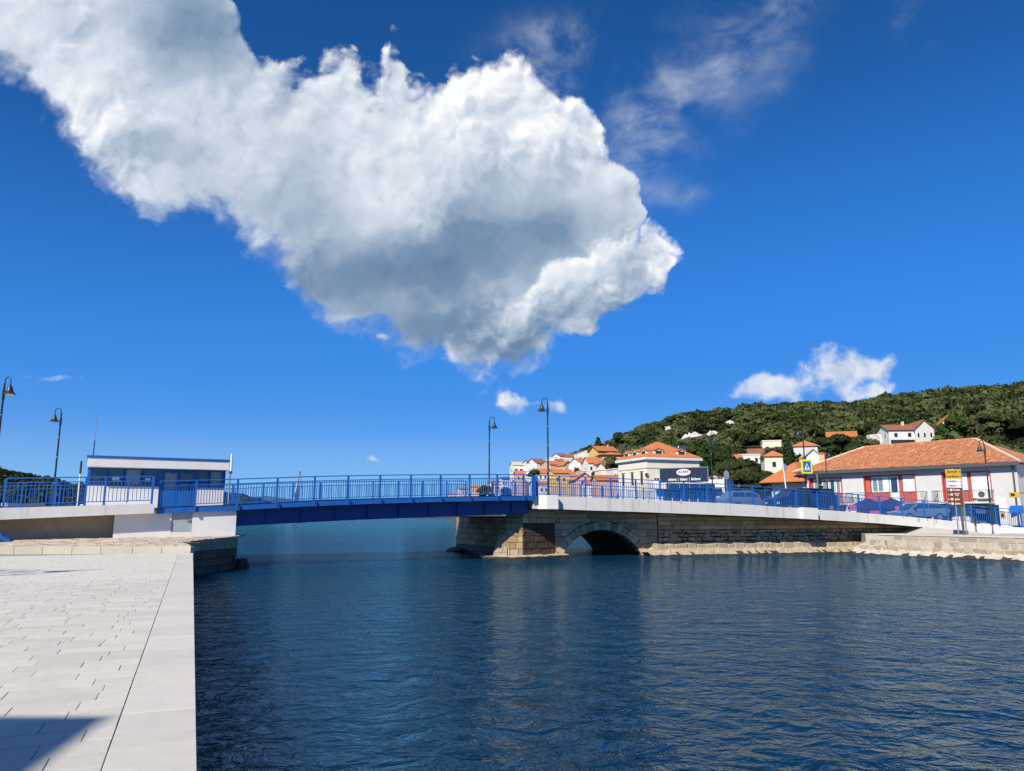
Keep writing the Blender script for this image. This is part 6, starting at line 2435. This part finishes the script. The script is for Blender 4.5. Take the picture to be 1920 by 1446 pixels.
def quads_mesh(name, verts, tint, mat):
    n = len(verts) // 4
    me = bpy.data.meshes.new(name)
    me.vertices.add(n * 4)
    me.vertices.foreach_set('co', verts.astype(np.float32).ravel())
    me.loops.add(n * 4)
    me.loops.foreach_set('vertex_index', np.arange(n * 4, dtype=np.int32))
    me.polygons.add(n)
    me.polygons.foreach_set('loop_start', np.arange(0, n * 4, 4, dtype=np.int32))
    me.update(calc_edges=True)
    at_ = me.attributes.new('tint', 'FLOAT', 'POINT')
    at_.data.foreach_set('value', tint.astype(np.float32))
    me.materials.append(mat)
    return me


def pine_blobs(rng, h, w, kind='round'):
    bl = []
    if kind == 'round':
        k = rng.integers(6, 10)
        for i in range(k):
            a = rng.random() * 2 * math.pi
            rr = w * .5 * (.25 + .5 * rng.random())
            bl.append((rr * math.cos(a), rr * math.sin(a), h * (.50 + .32 * rng.random()), w * (.20 + .13 * rng.random()), .75))
        bl.append((0, 0, h * .80, w * .26, .8))
    elif kind == 'cypress':
        for i in range(9):
            z = h * (.10 + .85 * i / 9)
            bl.append((rng.normal() * .06 * w, rng.normal() * .06 * w, z, w * .5 * (1 - (i / 9.5) ** 2.2) + .12 * w, 1.3))
    elif kind == 'wide':
        for i in range(16):
            a = rng.random() * 2 * math.pi
            rr = w * .5 * math.sqrt(rng.random()) * .85
            bl.append((rr * math.cos(a), rr * math.sin(a), h * (.40 + .42 * rng.random() * (1 - .5 * rr / w)), w * (.12 + .08 * rng.random()), .6))
        bl.append((0, 0, h * .78, w * .2, .6))
    elif kind == 'cone':
        for i in range(14):
            z = .25 + .7 * i / 14
            a = i * 2.4
            rr = w * .32 * (1.05 - z)
            bl.append((rr * math.cos(a), rr * math.sin(a), h * z, w * (.30 - .22 * z) + .15, .7))
    return bl


def trunk_mesh(rng, h, w, kind='round'):
    mb = MB()
    r = max(.10, h * .022)
    lean = rng.normal(size=2) * .02 * h
    top = Vector((lean[0], lean[1], h * (.62 if kind != 'cypress' else .8)))
    mb.tube([(0, 0, -.6), (lean[0] * .4, lean[1] * .4, h * .3), tuple(top)], [r * 1.5, r, r * .45], 6)
    if kind in ('round', 'wide'):
        for i in range(5):
            a = rng.random() * 6.28
            z0 = h * (.25 + .25 * rng.random())
            e = (w * .33 * math.cos(a), w * .33 * math.sin(a), z0 + h * .22)
            mb.tube([(lean[0] * .4, lean[1] * .4, z0), (e[0] * .5, e[1] * .5, z0 + h * .13), e], [r * .5, r * .36, r * .15], 5)
    return mb.mesh('trunk', M['bark'])


def make_tree(name, label, loc, h, w, kind, mat, n, leaf, seed, cat='tree', group=None):
    rng = np.random.default_rng(seed)
    root = thing(name, label, cat, loc, rng.random() * 6.28, group)
    link_copy(trunk_mesh(rng, h, w, kind), 'trunk', root)
    v, t = crown_arrays(rng, pine_blobs(rng, h, w, kind), n, leaf)
    link_copy(quads_mesh('crown', v, t, M[mat]), 'crown', root)
    return root


def tree_px(name, label, u, vtop, vbase, d, wpx, kind, mat, n, leaf, seed, group=None):
    p = at(u, vbase, d)
    h = (vbase - vtop) * d / F
    PROT.append((u - wpx * .5, u + wpx * .5, vtop, vtop + .65 * (vbase - vtop), d))
    return make_tree(name, label, (p.x, p.y, p.z), h, wpx * d / F, kind, mat, n, leaf, seed, group=group)


G1 = 'large trees between the houses'
tree_px('pine_tree', 'tall dark pine standing right behind the bakery sign board', 1300, 818, 925, 118, 44, 'round', 'leaf_dark', 1900, .30, 1, G1)
tree_px('cypress_tree', 'broad green cypress in the middle of the dark pines by the bakery', 1322, 820, 925, 116, 26, 'cypress', 'leaf_green', 1300, .26, 2, G1)
tree_px('pine_tree', 'dark spreading pine behind the lamp right of the bakery cypress', 1352, 824, 925, 122, 56, 'round', 'leaf_dark', 2200, .32, 3, G1)
tree_px('pine_tree', 'very wide low pine between the round sign and the orange roof', 1392, 856, 940, 100, 112, 'wide', 'leaf_dark', 4200, .27, 4, G1)
tree_px('pine_tree', 'pine with ragged edge spilling over the white wall left of the van', 1425, 880, 950, 88, 52, 'wide', 'leaf_dark', 2000, .24, 5, G1)
tree_px('cypress_tree', 'slim dark cypress behind the leaning pale pole', 1481, 822, 880, 150, 17, 'cypress', 'leaf_dark', 1000, .24, 6, G1)
tree_px('pine_tree', 'wide flat crowned pine above the long orange roof', 1578, 812, 872, 150, 92, 'wide', 'leaf_dark', 3200, .33, 7, G1)
tree_px('pine_tree', 'loose green pine at the right end of the wide flat crowned one', 1630, 822, 872, 152, 40, 'round', 'leaf', 1300, .33, 8, G1)
tree_px('pine_tree', 'bushy green pine right of the large white house', 1795, 770, 850, 165, 62, 'wide', 'leaf_green', 2600, .36, 9, G1)
tree_px('pine_tree', 'bushy green pine near the right edge above the orange roof', 1860, 762, 850, 160, 84, 'wide', 'leaf', 3200, .36, 10, G1)
tree_px('pine_tree', 'bushy dark pine cut by the right edge of the frame', 1915, 768, 850, 158, 60, 'wide', 'leaf_dark', 2400, .36, 11, G1)
tree_px('broadleaf_tree', 'grey green tree beside the white gable left of the bakery', 1149, 852, 900, 225, 24, 'round', 'leaf', 800, .42, 12, G1)
tree_px('broadleaf_tree', 'small dark tree between the brown roofed house and the lamp', 1000, 880, 905, 290, 20, 'round', 'leaf_dark', 500, .5, 13, G1)
tree_px('broadleaf_tree', 'small tree at the end of the yellow house roof', 1082, 878, 900, 250, 13, 'round', 'leaf', 400, .42, 14, G1)
tree_px('broadleaf_tree', 'round shrub under the villa loggia', 1117, 884, 902, 225, 20, 'round', 'leaf_green', 500, .4, 15, G1)
tree_px('pine_tree', 'lone conical pine on the skyline above the white modern house', 1122, 819, 850, 420, 17, 'cone', 'leaf_dark', 500, .6, 16, G1)
tree_px('pine_tree', 'tall pine on the skyline right of the lone conical pine', 1163, 808, 848, 425, 24, 'round', 'leaf_dark', 600, .65, 17, G1)
tree_px('pine_tree', 'dark pines on the headland behind the slim lamp post', 908, 906, 945, 420, 34, 'wide', 'leaf_dark', 900, .6, 18, G1)
tree_px('pine_tree', 'dark pine behind the railing just left of the bridge end', 948, 912, 948, 330, 30, 'round', 'leaf_dark', 900, .45, 19, G1)
tree_px('pine_tree', 'dark tree behind the railing beside the tall lamp', 1008, 898, 945, 290, 30, 'round', 'leaf_dark', 900, .42, 20, G1)
tree_px('broadleaf_tree', 'dark tree above the houses at the top left of the town', 1080, 850, 876, 390, 15, 'round', 'leaf_dark', 400, .6, 21, G1)
tree_px('broadleaf_tree', 'round green tree under the yellow house on the slope', 1104, 858, 876, 330, 22, 'round', 'leaf', 500, .55, 22, G1)
# bare tree on the slope
rng = np.random.default_rng(5)
p = at(1632, 820, 250)
bt = thing('bare_tree', 'leafless pale branching tree on the slope left of the large white house', 'tree', tuple(p))
mb = MB()


def limb(a, d, l, r, k):
    b = a + d * l
    mb.tube([tuple(a), tuple(b)], [r, r * .65], 4)
    if k:
        for _ in range(3):
            nd = (d + Vector(rng.normal(size=3)) * .55).normalized()
            nd.z = abs(nd.z) * .7 + .12
            limb(b, nd.normalized(), l * .72, r * .62, k - 1)


limb(Vector((0, 0, -1)), Vector((0, 0, 1)), 3.2, .20, 4)
tag(mb.build('trunk', M['w_beige'], bt), kind='stuff')

# limestone showing through the wood
for n_, (u, v, d, wpx, hpx) in enumerate(((1252, 806, 0, 26, 7), (1296, 819, 0, 44, 15), (1335, 816, 0, 26, 8), (1366, 795, 0, 24, 9), (1655, 800, 0, 18, 7))):
    # march down the view ray to the hillside
    r = at(u, v, 1) - Vector((0, 0, CAM_Z))
    d = 100
    while d < 600:
        P_ = Vector((0, 0, CAM_Z)) + r * d
        if land_z(P_.x, P_.y) > P_.z:
            break
        d += 2
    PROT.append((u - wpx * .5, u + wpx * .5, v - hpx * .4, v + hpx * .25, d + 4))
    oc = thing('rock_outcrop', ('small pale limestone outcrop above the bakery roof', 'largest pale limestone outcrop in the wood above the bakery', 'low limestone outcrop behind the lamp by the pines', 'pale limestone outcrop high under the skyline', 'pale rocks above the large white house')[n_], 'rock', tuple(P_), 0)
    mb = MB()
    gx, gy = 14, 8
    W_, D_ = wpx * d / F, hpx * d / F * 2.2
    rr = np.random.default_rng(50 + n_)
    for i in range(gx + 1):
        for j in range(gy + 1):
            x, y = (i / gx - .5) * W_, (j / gy - .5) * D_
            e = max(0, 1 - (abs(i / gx - .5) * 2) ** 2.5) * max(0, 1 - (abs(j / gy - .5) * 2) ** 2.5)
            mb.v.append((x + rr.normal() * .15, y, land_z(P_.x + x, P_.y + y) - P_.z - .5 + (1.2 + 1.3 * rr.random()) * e))
    for i in range(gx):
        for j in range(gy):
            a = i * (gy + 1) + j
            mb.f.append((a, a + gy + 1, a + gy + 2, a + 1))
            mb.mi.append(0)
    mb.build('rock', M['rock'], oc)

# wood on the hillside
HOUSE_SPOTS = [(o.location.x, o.location.y) for o in bpy.data.objects if o.parent is None and o.get('category') in ('house', 'building')]
BARE = [(at(1272, 808, 330), 15), (at(1300, 822, 300), 20), (at(1330, 815, 310), 11), (at(1368, 793, 350), 12), (at(1248, 806, 340), 9), (at(1350, 800, 330), 8)]
BARE = [(v_, r_) for v_, r_ in BARE]
rng = np.random.default_rng(23)
spots = []
for a in list(np.arange(-.135, .80, .0044)) + list(np.arange(.805, 1.2, .011)):
    y0, y1 = table(a, A_FOOT), table(a, A_RIDGE)
    y = y0 - 6
    while y < y1 * 1.06:
        aa_ = a + rng.normal() * .003
        yy = y + rng.normal() * 1.5
        x = aa_ * yy
        ok = True
        k = (yy - y0) / (y1 - y0)
        # the town climbs the slope at its left end
        lim = table(aa_, [(-.14, .05), (-.04, .25), (.0, .55), (.05, .60), (.10, .56), (.14, .45), (.2, .10), (.28, .06), (.4, .14), (.5, .12), (.56, .30), (.62, .05), (1, 0)])
        if k < lim and rng.random() > .10:
            ok = False
        for hx, hy in HOUSE_SPOTS:
            if hy - 10 < yy < hy + 9 and abs(x - hx) < 6.5:
                ok = False
        if ok and rng.random() < .05:
            ok = False
        if ok:
            zz = land_z(x, yy)
            dd = yy * _c + (zz - CAM_Z) * _s
            uu, vv = 960 + F * x / dd, 723 - F * ((zz - CAM_Z) * _c - yy * _s) / dd
            hp = 6.2 * F / dd
            for (pu0, pu1, pv0, pv1, pd) in PROT:
                if dd < pd + 2 and pu0 - hp * .25 < uu < pu1 + hp * .25 and vv - hp * .75 < pv1 and vv > pv0:
                    ok = False
                    break
        if ok and zz > 1.0:
            spots.append((x, yy, zz))
        y += 4.6 + 2.2 * rng.random() + (y - 100) * .004
spots.sort(key=lambda s: s[1])
VAR = []
for k in range(6):
    r2 = np.random.default_rng(100 + k)
    hh, ww = 5.6 + r2.random() * 1.8, 5.8 + r2.random() * 1.6
    v, t = crown_arrays(r2, pine_blobs(r2, hh, ww, 'round'), 200, .50)
    VAR.append((v, t, quads_mesh('crown', v, t, M['leaf'] if k % 3 else M['leaf_dark']), trunk_mesh(r2, hh, ww)))
near_set = set(range(0, min(len(spots), 290)))
acc_v, acc_t, acc_d = {'leaf': [], 'leaf_dark': []}, {'leaf': [], 'leaf_dark': []}, None
for i, (x, y, z) in enumerate(spots):
    k = int(rng.integers(0, 6))
    sc = .52 + .50 * rng.random() ** 1.5
    rz = rng.random() * 6.28
    if i in near_set:
        o = thing('pine_tree', 'evergreen tree among many alike in the wood covering the hillside', 'tree', (x, y, z - .5), rz, 'trees of the hillside wood')
        o.scale = (sc, sc, sc)
        link_copy(VAR[k][3], 'trunk', o)
        link_copy(VAR[k][2], 'crown', o)
    else:
        c_, s_ = math.cos(rz) * sc, math.sin(rz) * sc
        v = VAR[k][0]
        w = np.stack([v[:, 0] * c_ - v[:, 1] * s_ + x, v[:, 0] * s_ + v[:, 1] * c_ + y, v[:, 2] * sc + z - .5], 1)
        key = 'leaf' if k % 3 else 'leaf_dark'
        acc_v[key].append(w)
        acc_t[key].append(np.clip(VAR[k][1] * .6 + rng.random() * .6, 0, 1))
for key in acc_v:
    if acc_v[key]:
        o = bpy.data.objects.new('hillside_wood', quads_mesh('hillside_wood', np.concatenate(acc_v[key]), np.concatenate(acc_t[key]), M[key]))
        C.objects.link(o)
        tag(o, {'leaf': 'olive green evergreen wood covering the upper hillside', 'leaf_dark': 'dark green evergreens mixed through the upper hillside wood'}[key], 'wood', kind='stuff')
print('TREES', len(spots))
# ------------------------------------------------------------------ wooded shore at far left and low hills across the bay
def ridge(name, label, pts, d0, d1, mat):
    mb = MB()
    n = len(pts)
    for u, v in pts:
        for k in range(7):
            f = k / 6
            d = d0 + (d1 - d0) * f
            top = at(u, v, d1)
            a = top.x / top.y
            y = d0 + (top.y - d0) * f
            mb.v.append((a * y, y, -1 + (top.z + 1) * (f ** .8)))
    for u, v in pts:
        top = at(u, v, d1)
        mb.v.append((top.x / top.y * (top.y + 120), top.y + 120, -2))
    for i in range(n - 1):
        for k in range(6):
            a = i * 7 + k
            mb.f.append((a, a + 7, a + 8, a + 1))
            mb.mi.append(0)
        mb.f.append((i * 7 + 6, (i + 1) * 7 + 6, 7 * n + i + 1, 7 * n + i))
        mb.mi.append(0)
    o = mb.build(name, M[mat], smooth=True)
    tag(o, label, 'hill', kind='structure')
    return o


LPTS = [(-160, 876), (-80, 882), (-20, 891), (10, 899), (45, 905), (70, 914), (85, 912), (100, 919), (130, 923), (165, 926), (210, 928), (260, 930), (330, 938), (420, 944), (470, 950), (520, 960)]
ridge('wooded_shore', 'dark wooded shore hill behind the ramp at far left', LPTS, 230, 420, 'hill')
v_acc, t_acc = [], []
rng = np.random.default_rng(77)
for u in np.arange(-60, 500, 3.3):
    v_ = np.interp(u, [p[0] for p in LPTS], [p[1] for p in LPTS])
    for f in np.arange(.12, 1.02, .07):
        ff = f + rng.normal() * .02
        top = at(u + rng.normal() * 3, v_, 420)
        a = top.x / top.y
        y = 230 + (top.y - 230) * ff
        z = -1 + (top.z + 1) * (max(ff, .01) ** .8)
        if z < .8:
            continue
        k = int(rng.integers(0, 6))
        sc = (.7 + .5 * rng.random()) * min(1, .4 + top.z / 14)
        v = VAR[k][0].reshape(-1, 4, 3)[::3].copy()
        vm_ = v.mean(1, keepdims=True)
        v = (vm_ + (v - vm_) * 1.6).reshape(-1, 3)
        v_acc.append(np.stack([v[:, 0] * sc + a * y, v[:, 1] * sc + y, v[:, 2] * sc + z - 1.6], 1))
        t_acc.append(np.clip(VAR[k][1].reshape(-1, 4)[::3].ravel() * .5 + rng.random() * .4, 0, 1))
o = bpy.data.objects.new('shore_wood', quads_mesh('shore_wood', np.concatenate(v_acc), np.concatenate(t_acc), M['leaf_dark']))
C.objects.link(o)
tag(o, 'dark evergreen wood on the far left shore', 'wood', kind='stuff')
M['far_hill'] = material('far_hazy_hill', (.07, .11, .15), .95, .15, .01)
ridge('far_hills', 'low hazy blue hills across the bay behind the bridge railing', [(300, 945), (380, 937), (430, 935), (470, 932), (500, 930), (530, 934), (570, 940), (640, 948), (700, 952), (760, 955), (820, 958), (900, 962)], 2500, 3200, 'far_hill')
